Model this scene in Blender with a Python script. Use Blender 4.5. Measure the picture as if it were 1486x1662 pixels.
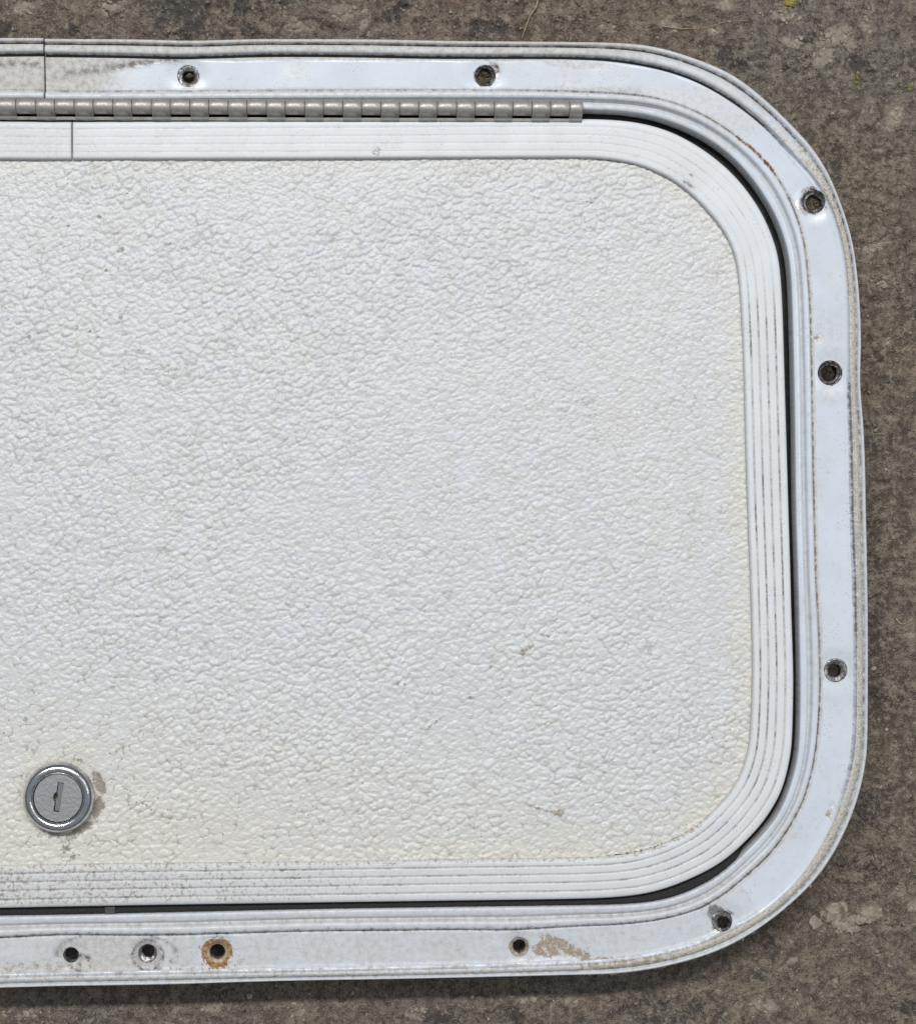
import bpy, math, random
import numpy as np
from mathutils import Matrix

for o in list(bpy.data.objects):
    bpy.data.objects.remove(o)
scene = bpy.context.scene
coll = scene.collection
rng = np.random.RandomState(7)
random.seed(7)

# ------------------------------------------------------------------ camera
# phone held about 0.75 m above the hatch, tipped three degrees to the right
TILT, ROLL, DIST, FPX = math.radians(3.1), 0.0076, 0.75, 3000.0
f_ = np.array([math.sin(TILT), 0, -math.cos(TILT)])
r0 = np.array([math.cos(TILT), 0, math.sin(TILT)])
u0 = np.array([0, 1.0, 0])
r_ = r0 * math.cos(ROLL) - u0 * math.sin(ROLL)
u_ = u0 * math.cos(ROLL) + r0 * math.sin(ROLL)
CAM = -f_ * DIST
cam_d = bpy.data.cameras.new('camera')
cam = bpy.data.objects.new('camera', cam_d)
coll.objects.link(cam)
cam_d.sensor_fit = 'VERTICAL'
cam_d.sensor_height = 24.0
cam_d.lens = 24.0 * FPX / 1662.0
cam_d.clip_start, cam_d.clip_end = 0.01, 60.0
m = Matrix.Identity(4)
for i in range(3):
    m[i][0], m[i][1], m[i][2], m[i][3] = r_[i], u_[i], -f_[i], CAM[i]
cam.matrix_world = m
scene.camera = cam

# ------------------------------------------------------------------ light
world = bpy.data.worlds.new('World')
scene.world = world
world.use_nodes = True
bgn = world.node_tree.nodes['Background']
wt = world.node_tree
wtc = wt.nodes.new('ShaderNodeTexCoord')
wsp = wt.nodes.new('ShaderNodeSeparateXYZ')
wrm = wt.nodes.new('ShaderNodeValToRGB')
wrm.color_ramp.elements[0].position, wrm.color_ramp.elements[0].color = 0.12, (0.22, 0.22, 0.22, 1)
wrm.color_ramp.elements[1].position, wrm.color_ramp.elements[1].color = 0.62, (0.80, 0.89, 1.0, 1)
wt.links.new(wtc.outputs['Generated'], wsp.inputs[0])
wt.links.new(wsp.outputs[2], wrm.inputs[0])
wt.links.new(wrm.outputs[0], bgn.inputs[0])
bgn.inputs[1].default_value = 0.305

def lamp(name, loc, target, sx, sy, watts, col):
    d = bpy.data.lights.new(name, 'AREA')
    d.shape = 'RECTANGLE'
    d.size, d.size_y, d.energy, d.color = sx, sy, watts, col
    o = bpy.data.objects.new(name, d)
    coll.objects.link(o)
    v = (np.array(target, float) - np.array(loc, float))
    v /= np.linalg.norm(v)
    x = np.array([1.0, 0, 0])
    x -= v * x.dot(v)
    x /= np.linalg.norm(x)
    y = np.cross(-v, x)
    M = Matrix.Identity(4)
    for i in range(3):
        M[i][0], M[i][1], M[i][2], M[i][3] = x[i], y[i], -v[i], loc[i]
    o.matrix_world = M
    return o

# strip light on the workshop ceiling, up the page from the hatch
lamp('ceiling_strip_light', (-0.4, 1.85, 3.3), (0, 0, 0), 2.6, 0.24, 121.0, (1.0, 0.975, 0.94))

lamp('side_strip_light', (2.1, 0.5, 3.1), (0, 0, 0), 0.3, 1.2, 17.0, (1.0, 0.98, 0.95))

scene.view_settings.view_transform = 'Standard'
scene.view_settings.look = 'None'
scene.view_settings.gamma = 1.0
scene.view_settings.use_curve_mapping = False
scene.view_settings.exposure = 0.07
scene.render.engine = 'CYCLES'

# ------------------------------------------------------------------ maths helpers (mm unless said)
FLOOR = -22.0
def unproj(px, py, z=0.0):
    px, py = np.asarray(px, float), np.asarray(py, float)
    d = (px[..., None] - 743) * r_ - (py[..., None] - 831) * u_ + FPX * f_
    t = (z / 1000.0 - CAM[2]) / d[..., 2]
    p = CAM + d * t[..., None]
    return p[..., :2] * 1000.0

def proj(x, y, z):
    q = np.stack([np.asarray(x, float), np.asarray(y, float), np.broadcast_to(np.asarray(z, float), np.shape(x))], -1) / 1000.0 - CAM
    d = q @ f_
    return 743 + FPX * (q @ r_) / d, 831 - FPX * (q @ u_) / d

def U(px, py, z=0.0):
    p = unproj(np.array([px]), np.array([py]), z)[0]
    return float(p[0]), float(p[1])

def hash2(ix, iy, seed):
    h = (ix.astype(np.int64) * 374761393 + iy.astype(np.int64) * 668265263 + seed * 974634777) & 0xFFFFFFFF
    h = ((h ^ (h >> 13)) * 1274126177) & 0xFFFFFFFF
    h = ((h ^ (h >> 16)) * 2246822519) & 0xFFFFFFFF
    return ((h ^ (h >> 15)) & 0xFFFFFF) / float(0xFFFFFF)

def vnoise(x, y, seed=0):
    ix, iy = np.floor(x), np.floor(y)
    fx, fy = x - ix, y - iy
    fx, fy = fx * fx * (3 - 2 * fx), fy * fy * (3 - 2 * fy)
    a, b = hash2(ix, iy, seed), hash2(ix + 1, iy, seed)
    c, d = hash2(ix, iy + 1, seed), hash2(ix + 1, iy + 1, seed)
    return (a * (1 - fx) + b * fx) * (1 - fy) + (c * (1 - fx) + d * fx) * fy

def fbm(x, y, seed=0, octs=4):
    s, a, n = 0, 0.5, 0
    for k in range(octs):
        s = s + a * vnoise(x * 2 ** k + 13.7 * k, y * 2 ** k - 7.1 * k, seed + k)
        n += a
        a *= 0.5
    return s / n

def voronoi(x, y, seed=0):
    ix, iy = np.floor(x), np.floor(y)
    f1 = np.full(x.shape, 9.0)
    f2 = np.full(x.shape, 9.0)
    idv = np.zeros(x.shape)
    for dx in (-1, 0, 1):
        for dy in (-1, 0, 1):
            cx, cy = ix + dx, iy + dy
            jx, jy = cx + hash2(cx, cy, seed), cy + hash2(cx, cy, seed + 1)
            d = np.hypot(x - jx, y - jy)
            new = d < f1
            f2 = np.where(new, f1, np.minimum(f2, d))
            idv = np.where(new, hash2(cx, cy, seed + 2), idv)
            f1 = np.where(new, d, f1)
    return f1, f2, idv

def sstep(a, b, x):
    t = np.clip((x - a) / (b - a), 0, 1)
    return t * t * (3 - 2 * t)

def blob(px, py, cx, cy, rx, ry, rot=0.0, soft=0.5):
    c, s = math.cos(math.radians(rot)), math.sin(math.radians(rot))
    dx, dy = px - cx, py - cy
    a, b = (dx * c + dy * s) / rx, (-dx * s + dy * c) / ry
    return 1 - sstep(1 - soft, 1 + soft, np.hypot(a, b))

def smooth_loop(a, sig):
    if sig <= 0:
        return a
    k = np.arange(-int(sig * 3), int(sig * 3) + 1)
    w = np.exp(-0.5 * (k / sig) ** 2)
    w /= w.sum()
    h = len(k) // 2
    ap = np.concatenate([a[-h:], a, a[:h]])
    return np.convolve(ap, w, 'valid')

# ------------------------------------------------------------------ materials
def new_mat(name):
    mt = bpy.data.materials.new(name)
    mt.use_nodes = True
    nt = mt.node_tree
    return mt, nt, nt.nodes['Principled BSDF']

class N:
    """small node-graph helper"""
    def __init__(self, nt):
        self.nt = nt
        self.co = nt.nodes.new('ShaderNodeTexCoord').outputs['Object']
    def link(self, a, b):
        self.nt.links.new(a, b)
    def _in(self, sock, v):
        if isinstance(v, bpy.types.NodeSocket):
            self.nt.links.new(v, sock)
        else:
            sock.default_value = v
    def attr(self, name):
        n = self.nt.nodes.new('ShaderNodeAttribute')
        n.attribute_name = name
        s = self.nt.nodes.new('ShaderNodeSeparateXYZ')
        self.link(n.outputs['Vector'], s.inputs[0])
        return s.outputs
    def noise(self, scale, detail=4, rough=0.55, vec=None, dist=0.0):
        n = self.nt.nodes.new('ShaderNodeTexNoise')
        n.noise_dimensions = '2D'
        n.inputs['Scale'].default_value = scale
        n.inputs['Detail'].default_value = detail
        n.inputs['Roughness'].default_value = rough
        n.inputs['Distortion'].default_value = dist
        self.link(vec if vec is not None else self.co, n.inputs['Vector'])
        return n.outputs['Fac']
    def voro(self, scale, vec=None, feature='F1', rnd=1.0):
        n = self.nt.nodes.new('ShaderNodeTexVoronoi')
        n.voronoi_dimensions = '2D'
        n.feature = feature
        n.inputs['Scale'].default_value = scale
        n.inputs['Randomness'].default_value = rnd
        self.link(vec if vec is not None else self.co, n.inputs['Vector'])
        return n.outputs
    def mapping(self, scale, rot=(0, 0, 0), vec=None):
        n = self.nt.nodes.new('ShaderNodeMapping')
        n.inputs['Scale'].default_value = scale
        n.inputs['Rotation'].default_value = rot
        self.link(vec if vec is not None else self.co, n.inputs['Vector'])
        return n.outputs[0]
    def math(self, op, a, b=0.0, c=0.0, clamp=False):
        n = self.nt.nodes.new('ShaderNodeMath')
        n.operation = op
        n.use_clamp = clamp
        self._in(n.inputs[0], a)
        self._in(n.inputs[1], b)
        self._in(n.inputs[2], c)
        return n.outputs[0]
    def ramp(self, v, lo, hi, a=0.0, b=1.0):
        n = self.nt.nodes.new('ShaderNodeMapRange')
        n.interpolation_type = 'SMOOTHSTEP'
        self._in(n.inputs[0], v)
        for i, q in enumerate((lo, hi, a, b)):
            self._in(n.inputs[i + 1], q)
        return n.outputs[0]
    def mix(self, f, a, b):
        n = self.nt.nodes.new('ShaderNodeMix')
        n.data_type = 'RGBA'
        self._in(n.inputs[0], f)
        self._in(n.inputs[6], a if isinstance(a, bpy.types.NodeSocket) else (*a, 1))
        self._in(n.inputs[7], b if isinstance(b, bpy.types.NodeSocket) else (*b, 1))
        return n.outputs[2]
    def bump(self, h, dist, strength=1.0, normal=None):
        n = self.nt.nodes.new('ShaderNodeBump')
        n.inputs['Distance'].default_value = dist
        n.inputs['Strength'].default_value = strength
        self._in(n.inputs['Height'], h)
        if normal is not None:
            self.link(normal, n.inputs['Normal'])
        return n.outputs[0]

def broken(g, a, noise, width=0.18):
    """attribute amount -> mask with a ragged edge: amount 0 gives none, 1 gives all"""
    t = g.math('SUBTRACT', 1.0, a)
    return g.ramp(noise, g.math('SUBTRACT', g.math('MULTIPLY_ADD', t, 1.1, 0.0), width), g.math('MULTIPLY_ADD', t, 1.1, width))

def paint_material(name, paint, rough, sc=1.0, linec=((0.035, 0.03, 0.028), (0.13, 0.11, 0.10)), rustc=((0.42, 0.23, 0.10), (0.22, 0.10, 0.04))):
    """old white paint; attribute dirt_shade_a = (film and painted gap shade, sealant, bare metal), dirt_shade_b = (dark line and painted groove shade, rust, mud)"""
    mt, nt, b = new_mat(name)
    g = N(nt)
    A, B = g.attr('dirt_shade_a'), g.attr('dirt_shade_b')
    n_big = g.noise(60, 5, 0.6)
    n_mid = g.noise(420 * sc, 4, 0.62)
    n_fine = g.noise(1500 * sc, 3, 0.6)
    n_mix = g.ramp(g.math('ADD', g.math('MULTIPLY', n_mid, 0.6), g.math('MULTIPLY', n_fine, 0.4)), 0.3, 0.7)
    col = g.mix(g.ramp(n_big, 0.35, 0.7), paint, tuple(c * 0.95 for c in paint))
    # faint specks everywhere
    sp = g.voro(520)
    spk = g.math('MULTIPLY', g.ramp(sp['Distance'], 0.06, 0.16, 1, 0), g.ramp(g.noise(90, 2), 0.56, 0.66))
    col = g.mix(g.math('MULTIPLY', spk, 0.6), col, (0.25, 0.22, 0.19))
    film = g.math('MULTIPLY', A[0], g.ramp(n_mix, 0.1, 0.9, 0.75, 1.0), clamp=True)
    filmc = g.mix(g.ramp(n_mid, 0.25, 0.75), (0.53, 0.51, 0.475), (0.40, 0.378, 0.345))
    col = g.mix(film, col, filmc)
    seal = broken(g, A[1], n_mix, 0.12)
    sealc = g.mix(g.ramp(n_fine, 0.3, 0.7), (0.40, 0.37, 0.315), (0.62, 0.59, 0.53))
    sealc = g.mix(g.math('MULTIPLY', g.ramp(g.noise(700, 4, 0.7), 0.57, 0.68), 0.7), sealc, (0.16, 0.14, 0.12))
    col = g.mix(seal, col, sealc)
    mud = broken(g, B[2], n_mix, 0.15)
    col = g.mix(mud, col, g.mix(g.ramp(n_fine, 0.3, 0.7), (0.27, 0.215, 0.155), (0.42, 0.36, 0.28)))
    rust = broken(g, B[1], n_mix, 0.25 if sc == 1.0 else 0.10)
    col = g.mix(rust, col, g.mix(g.ramp(n_mid, 0.35, 0.65), *rustc))
    bare = broken(g, A[2], n_mix, 0.08)
    col = g.mix(bare, col, (0.50, 0.48, 0.48))
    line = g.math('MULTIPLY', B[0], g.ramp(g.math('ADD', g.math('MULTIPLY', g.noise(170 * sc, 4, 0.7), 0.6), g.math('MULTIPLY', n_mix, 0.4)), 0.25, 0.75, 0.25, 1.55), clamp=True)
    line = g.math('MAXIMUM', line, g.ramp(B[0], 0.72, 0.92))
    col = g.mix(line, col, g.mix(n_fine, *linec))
    g.link(col, b.inputs['Base Color'])
    dirty = g.math('MAXIMUM', g.math('MAXIMUM', film, seal), g.math('MAXIMUM', mud, line), clamp=True)
    rg = g.ramp(dirty, 0, 1, rough, 0.75)
    rg = g.math('ADD', rg, g.math('MULTIPLY', g.math('SUBTRACT', n_mid, 0.5), 0.15), clamp=True)
    g.link(rg, b.inputs['Roughness'])
    g.link(g.math('MULTIPLY', bare, 0.7), b.inputs['Metallic'])
    h = g.math('MULTIPLY', g.noise(900 * sc, 3, 0.6), g.math('ADD', g.math('MAXIMUM', A[1], B[2]), g.math('MULTIPLY_ADD', A[0], 0.25, 0.02)))
    g.link(g.bump(h, 0.0006, 0.8), b.inputs['Normal'])
    return mt

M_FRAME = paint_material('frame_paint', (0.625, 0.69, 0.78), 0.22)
M_TRIM = paint_material('trim_paint', (0.68, 0.715, 0.755), 0.42, 1.5, ((0.10, 0.092, 0.085), (0.24, 0.225, 0.205)), ((0.17, 0.155, 0.135), (0.30, 0.28, 0.25)))

def panel_material():
    """aged white plastic, attribute age = (yellow, pit dirt and painted crevice shade, scuff), pit = (pit depth, -, -)"""
    mt, nt, b = new_mat('panel_plastic')
    g = N(nt)
    A, P = g.attr('age'), g.attr('pit')
    n_mid, n_fine = g.noise(330, 4, 0.6), g.noise(1300, 3, 0.65)
    col = g.mix(g.ramp(g.noise(110, 5, 0.65), 0.35, 0.65), (0.605, 0.628, 0.66), (0.58, 0.59, 0.60))
    col = g.mix(g.math('MULTIPLY', A[0], g.ramp(n_mid, 0.2, 0.75, 0.55, 1.0)), col, (0.655, 0.62, 0.505))
    film = g.math('MULTIPLY', g.ramp(g.noise(45, 5, 0.6), 0.45, 0.72), 0.25)
    col = g.mix(film, col, (0.58, 0.575, 0.545))
    # dirt caught in the pits, plus painted crevice shade outlining the pebbles
    d = g.math('MULTIPLY', g.ramp(P[0], 0.30, 0.9), g.math('MULTIPLY', A[1], g.ramp(n_mid, 0.36, 0.60)))
    col = g.mix(g.math('MULTIPLY', d, 0.80, clamp=True), col, (0.29, 0.272, 0.238))
    sp = g.voro(240)
    spk = g.math('MULTIPLY', g.ramp(sp['Distance'], 0.05, 0.12, 1, 0), g.math('MULTIPLY', g.ramp(g.noise(40, 3), 0.55, 0.68), A[1]))
    col = g.mix(g.math('MULTIPLY', spk, 0.8), col, (0.12, 0.115, 0.11))
    sc = broken(g, A[2], g.ramp(g.math('ADD', g.math('MULTIPLY', n_mid, 0.6), g.math('MULTIPLY', n_fine, 0.4)), 0.3, 0.7), 0.15)
    col = g.mix(sc, col, g.mix(n_fine, (0.20, 0.175, 0.145), (0.40, 0.365, 0.31)))
    g.link(col, b.inputs['Base Color'])
    g.link(g.ramp(n_fine, 0.3, 0.7, 0.27, 0.46), b.inputs['Roughness'])
    vm = g.mapping((1, 1.35, 1), (0, 0, math.radians(-28)))
    v2 = g.voro(600, vec=vm)
    h = g.math('ADD', g.math('MULTIPLY', v2['Distance'], -0.7), g.math('MULTIPLY', g.noise(1100, 3, 0.65), 0.8))
    g.link(g.bump(h, 0.00024, 0.8), b.inputs['Normal'])
    return mt
M_PANEL = panel_material()

def metal_material(name, c1, c2, rough, metallic=0.9, dirt=0.3, scale=500, bump=0.00008):
    mt, nt, b = new_mat(name)
    g = N(nt)
    n1, n2 = g.noise(scale, 5, 0.65), g.noise(scale * 0.22, 4, 0.6)
    col = g.mix(g.ramp(n1, 0.35, 0.65), c1, c2)
    dm = g.math('MULTIPLY', g.ramp(n2, 0.48, 0.7), dirt)
    col = g.mix(dm, col, (0.16, 0.14, 0.115))
    E = g.attr('edge')
    col = g.mix(g.math('MULTIPLY', E[0], g.ramp(n1, 0.25, 0.6, 0.6, 1.0)), col, (0.025, 0.022, 0.02))
    g.link(col, b.inputs['Base Color'])
    b.inputs['Metallic'].default_value = metallic
    g.link(g.math('ADD', g.ramp(n1, 0.3, 0.7, rough * 0.8, rough * 1.25), g.math('MULTIPLY', dm, 0.4)), b.inputs['Roughness'])
    g.link(g.bump(n1, bump, 0.8), b.inputs['Normal'])
    return mt

M_HINGE = metal_material('hinge_alloy', (0.42, 0.405, 0.385), (0.32, 0.305, 0.29), 0.50, 0.55, 0.5, 420)
M_CHROME = metal_material('worn_chrome', (0.70, 0.70, 0.72), (0.55, 0.55, 0.565), 0.16, 1.0, 0.4, 400, 0.00008)
M_ZINC = metal_material('lock_zinc', (0.56, 0.565, 0.58), (0.42, 0.42, 0.435), 0.36, 0.85, 0.4, 700, 0.00016)
M_SLOT = metal_material('slot_shutter', (0.38, 0.38, 0.40), (0.26, 0.26, 0.28), 0.35, 0.8, 0.5, 1200)
M_BARE = metal_material('bare_alloy', (0.46, 0.44, 0.44), (0.20, 0.19, 0.19), 0.4, 0.75, 0.45, 900, 0.0002)
M_DARK = metal_material('dark_alloy', (0.22, 0.21, 0.22), (0.07, 0.07, 0.07), 0.4, 0.7, 0.5, 800, 0.0002)
M_RUST = metal_material('rusty_ring', (0.42, 0.27, 0.14), (0.20, 0.095, 0.04), 0.8, 0.0, 0.6, 700, 0.0003)
M_CREAM = metal_material('cream_bush', (0.62, 0.52, 0.38), (0.45, 0.34, 0.22), 0.6, 0.0, 0.2, 800)
M_PLUG = metal_material('old_sealant_plug', (0.11, 0.095, 0.05), (0.03, 0.027, 0.02), 0.8, 0.0, 0.4, 800, 0.0004)
M_RUBBER = metal_material('black_rubber', (0.012, 0.012, 0.013), (0.02, 0.02, 0.02), 0.5, 0.0, 0.1, 600)
M_FOAM = metal_material('black_foam', (0.010, 0.010, 0.011), (0.03, 0.03, 0.03), 0.9, 0.0, 0.05, 1600, 0.0005)
M_GREY = metal_material('grey_plastic', (0.07, 0.073, 0.076), (0.05, 0.05, 0.053), 0.5, 0.0, 0.2, 800)
M_MASTIC = metal_material('old_mastic', (0.52, 0.47, 0.38), (0.36, 0.31, 0.24), 0.85, 0.0, 0.35, 700, 0.0004)

def floor_material():
    """stained rough concrete, attribute mark = (pale, dark, red), mark2 = (brown, yellow, height)"""
    mt, nt, b = new_mat('rough_concrete')
    g = N(nt)
    A, B = g.attr('mark'), g.attr('mark2')
    n_big = g.noise(9, 4, 0.6)
    n_b2 = g.noise(38, 5, 0.65)
    n_mid = g.noise(150, 4, 0.68)
    n_fine = g.noise(480, 4, 0.72)
    n_gr = g.noise(1500, 3, 0.75)
    n_cl = g.noise(240, 5, 0.70, dist=0.25)
    col = g.mix(g.ramp(n_b2, 0.35, 0.66), (0.235, 0.185, 0.138), (0.165, 0.130, 0.100))
    col = g.mix(g.ramp(n_big, 0.40, 0.66), col, (0.190, 0.164, 0.140))
    col = g.mix(g.math('MULTIPLY', g.ramp(n_mid, 0.50, 0.66), 0.75), col, (0.080, 0.064, 0.052))
    col = g.mix(g.math('MULTIPLY', g.ramp(n_mid, 0.32, 0.45, 1, 0), 0.65), col, (0.33, 0.27, 0.205))
    col = g.mix(g.math('MULTIPLY', g.ramp(n_cl, 0.54, 0.64), 0.75), col, (0.060, 0.048, 0.040))
    col = g.mix(g.math('MULTIPLY', g.ramp(n_cl, 0.33, 0.43, 1, 0), 0.75), col, (0.36, 0.30, 0.235))
    col = g.mix(g.math('MULTIPLY', g.ramp(n_fine, 0.54, 0.66), 0.55), col, (0.062, 0.050, 0.042))
    col = g.mix(g.math('MULTIPLY', g.ramp(n_fine, 0.33, 0.45, 1, 0), 0.45), col, (0.34, 0.29, 0.23))
    col = g.mix(g.math('MULTIPLY', g.ramp(n_gr, 0.55, 0.66), 0.60), col, (0.38, 0.33, 0.27))
    col = g.mix(g.math('MULTIPLY', g.ramp(n_gr, 0.33, 0.44, 1, 0), 0.60), col, (0.055, 0.045, 0.038))
    n_ck = g.noise(42, 5, 0.6, dist=0.4)
    ck = g.math('MULTIPLY', g.ramp(g.math('ABSOLUTE', g.math('SUBTRACT', n_ck, 0.5)), 0.002, 0.012, 1, 0), g.ramp(g.noise(24, 2), 0.5, 0.62))
    col = g.mix(g.math('MULTIPLY', ck, 0.85), col, (0.030, 0.025, 0.022))
    nm = g.ramp(g.math('ADD', g.math('MULTIPLY', n_mid, 0.55), g.math('MULTIPLY', n_fine, 0.45)), 0.3, 0.7)
    col = g.mix(g.math('MULTIPLY', broken(g, B[0], nm, 0.4), 0.6), col, (0.115, 0.080, 0.050))
    col = g.mix(g.math('MULTIPLY', broken(g, A[2], nm, 0.4), 0.5), col, (0.21, 0.135, 0.105))
    col = g.mix(g.math('MULTIPLY', broken(g, A[1], nm, 0.35), 0.72), col, (0.045, 0.043, 0.042))
    col = g.mix(g.math('MULTIPLY', broken(g, A[0], nm, 0.30), 0.75), col, (0.42, 0.365, 0.295))
    col = g.mix(g.math('MULTIPLY', broken(g, B[1], nm, 0.15), 0.85), col, (0.34, 0.27, 0.06))
    g.link(col, b.inputs['Base Color'])
    g.link(g.ramp(n_mid, 0.3, 0.7, 0.62, 0.9), b.inputs['Roughness'])
    h = g.math('ADD', g.math('MULTIPLY', n_mid, -1.0), g.math('ADD', g.math('MULTIPLY', n_fine, -0.55), g.math('MULTIPLY', n_gr, 0.22)))
    g.link(g.bump(h, 0.0032, 0.9), b.inputs['Normal'])
    return mt
M_FLOOR = floor_material()

def plain_material(name, c1, c2, scale=600, rough=0.8):
    mt, nt, b = new_mat(name)
    g = N(nt)
    n1 = g.noise(scale, 4, 0.65)
    g.link(g.mix(g.ramp(n1, 0.3, 0.7), c1, c2), b.inputs['Base Color'])
    b.inputs['Roughness'].default_value = rough
    g.link(g.bump(n1, 0.0003, 0.7), b.inputs['Normal'])
    return mt
M_GRIT = plain_material('grit_stone', (0.10, 0.085, 0.07), (0.30, 0.26, 0.21), 260)
M_PALE = plain_material('pale_chip', (0.42, 0.38, 0.32), (0.28, 0.24, 0.19), 500)
M_AGG = plain_material('floor_aggregate', (0.34, 0.295, 0.24), (0.20, 0.17, 0.135), 380)
M_STRAW = plain_material('dry_straw', (0.40, 0.33, 0.22), (0.28, 0.22, 0.14), 500)
M_MOSS = plain_material('yellow_lichen', (0.42, 0.33, 0.07), (0.26, 0.21, 0.06), 500)
M_GREEN = plain_material('green_moss', (0.22, 0.22, 0.05), (0.12, 0.12, 0.03), 500)

# ------------------------------------------------------------------ mesh helpers
def mesh_obj(name, verts_mm, faces, mat, parent=None, smooth=True, attrs=None):
    me = bpy.data.meshes.new(name)
    v = np.asarray(verts_mm, dtype=np.float64) / 1000.0
    if isinstance(faces, np.ndarray):
        nf = len(faces)
        me.vertices.add(len(v))
        me.vertices.foreach_set('co', v.ravel())
        k = faces.shape[1]
        me.loops.add(nf * k)
        me.loops.foreach_set('vertex_index', faces.ravel().astype(np.int32))
        me.polygons.add(nf)
        me.polygons.foreach_set('loop_start', np.arange(nf, dtype=np.int32) * k)
        me.update(calc_edges=True)
        me.validate()
    else:
        me.from_pydata(v.tolist(), [], [list(map(int, q)) for q in faces])
    me.polygons.foreach_set('use_smooth', [smooth] * len(me.polygons))
    for an, av in (attrs or {}).items():
        a = me.attributes.new(an, 'FLOAT_VECTOR', 'POINT')
        a.data.foreach_set('vector', np.ascontiguousarray(av, dtype=np.float32).ravel())
    me.materials.append(mat)
    me.update()
    o = bpy.data.objects.new(name, me)
    coll.objects.link(o)
    if parent is not None:
        o.parent = parent
    return o

def vec3(a, b=0.0, c=0.0):
    a = np.asarray(a, float)
    return np.stack([a, np.broadcast_to(b, a.shape), np.broadcast_to(c, a.shape)], -1)

# ------------------------------------------------------------------ the floor
def axis(fine_lo, fine_hi, step, far_lo, far_hi):
    a = np.arange(fine_lo, fine_hi + step, step)
    lo, hi, st = [], [], step
    x = a[0]
    while x > far_lo:
        st *= 1.22
        x -= st
        lo.append(x)
    x, st = a[-1], step
    while x < far_hi:
        st *= 1.22
        x += st
        hi.append(x)
    return np.array(lo[::-1] + list(a) + hi)

gx = axis(-215, 225, 0.85, -2500, 2500)
gy = axis(-245, 245, 0.85, -2500, 2500)
FX, FY = np.meshgrid(gx, gy)
fx, fy = FX.ravel(), FY.ravel()
fpx, fpy = proj(fx, fy, FLOOR)

MORTAR = [(1352, 1482, 20, 17, 0), (1372, 1500, 22, 14, 20), (1412, 1483, 22, 16, -10), (1392, 1492, 20, 9, 0),
          (1322, 1498, 10, 7, 0)]
PALE = [(1352, 60, 36, 15, -30, .55), (1335, 95, 26, 10, -45, .6), (1285, 70, 22, 9, 20, .5), (1270, 18, 24, 15, 0, .45), (1180, 8, 20, 10, 30, .5),
                                  (1450, 190, 15, 27, 25, .55), (555, 20, 22, 15, 0, .5), (592, 38, 7, 16, 20, .5), (40, 12, 22, 12, 0, .5), (180, 12, 22, 9, 0, .55),
                                  (1408, 410, 10, 12, 0, .5), (1420, 400, 26, 6, -35, .4), (1433, 392, 10, 4, 0, .6), (1440, 460, 30, 8, 0, .35), (1440, 556, 9, 8, 0, .5), (1478, 1034, 9, 10, 0, .5),
                                  (1285, 1560, 11, 5, -30, .55), (1482, 1470, 10, 10, 0, .6), (1460, 1452, 9, 6, 0, .5), (1238, 1633, 26, 17, 0, .4), (478, 40, 18, 12, 0, .5),
                                  (1380, 75, 12, 10, 0, .5), (1085, 42, 20, 12, 0, .4), (855, 1622, 18, 8, 0, .4), (925, 1625, 14, 9, 0, .35), (672, 1645, 22, 12, 30, .4), (1155, 50, 8, 7, 0, .6),
                                  (350, 1637, 22, 9, 0, .4), (485, 1640, 14, 12, 0, .4), (30, 1645, 40, 14, 0, .3), (985, 45, 18, 9, 0, .35), (1405, 40, 9, 14, 10, .5)]
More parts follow.
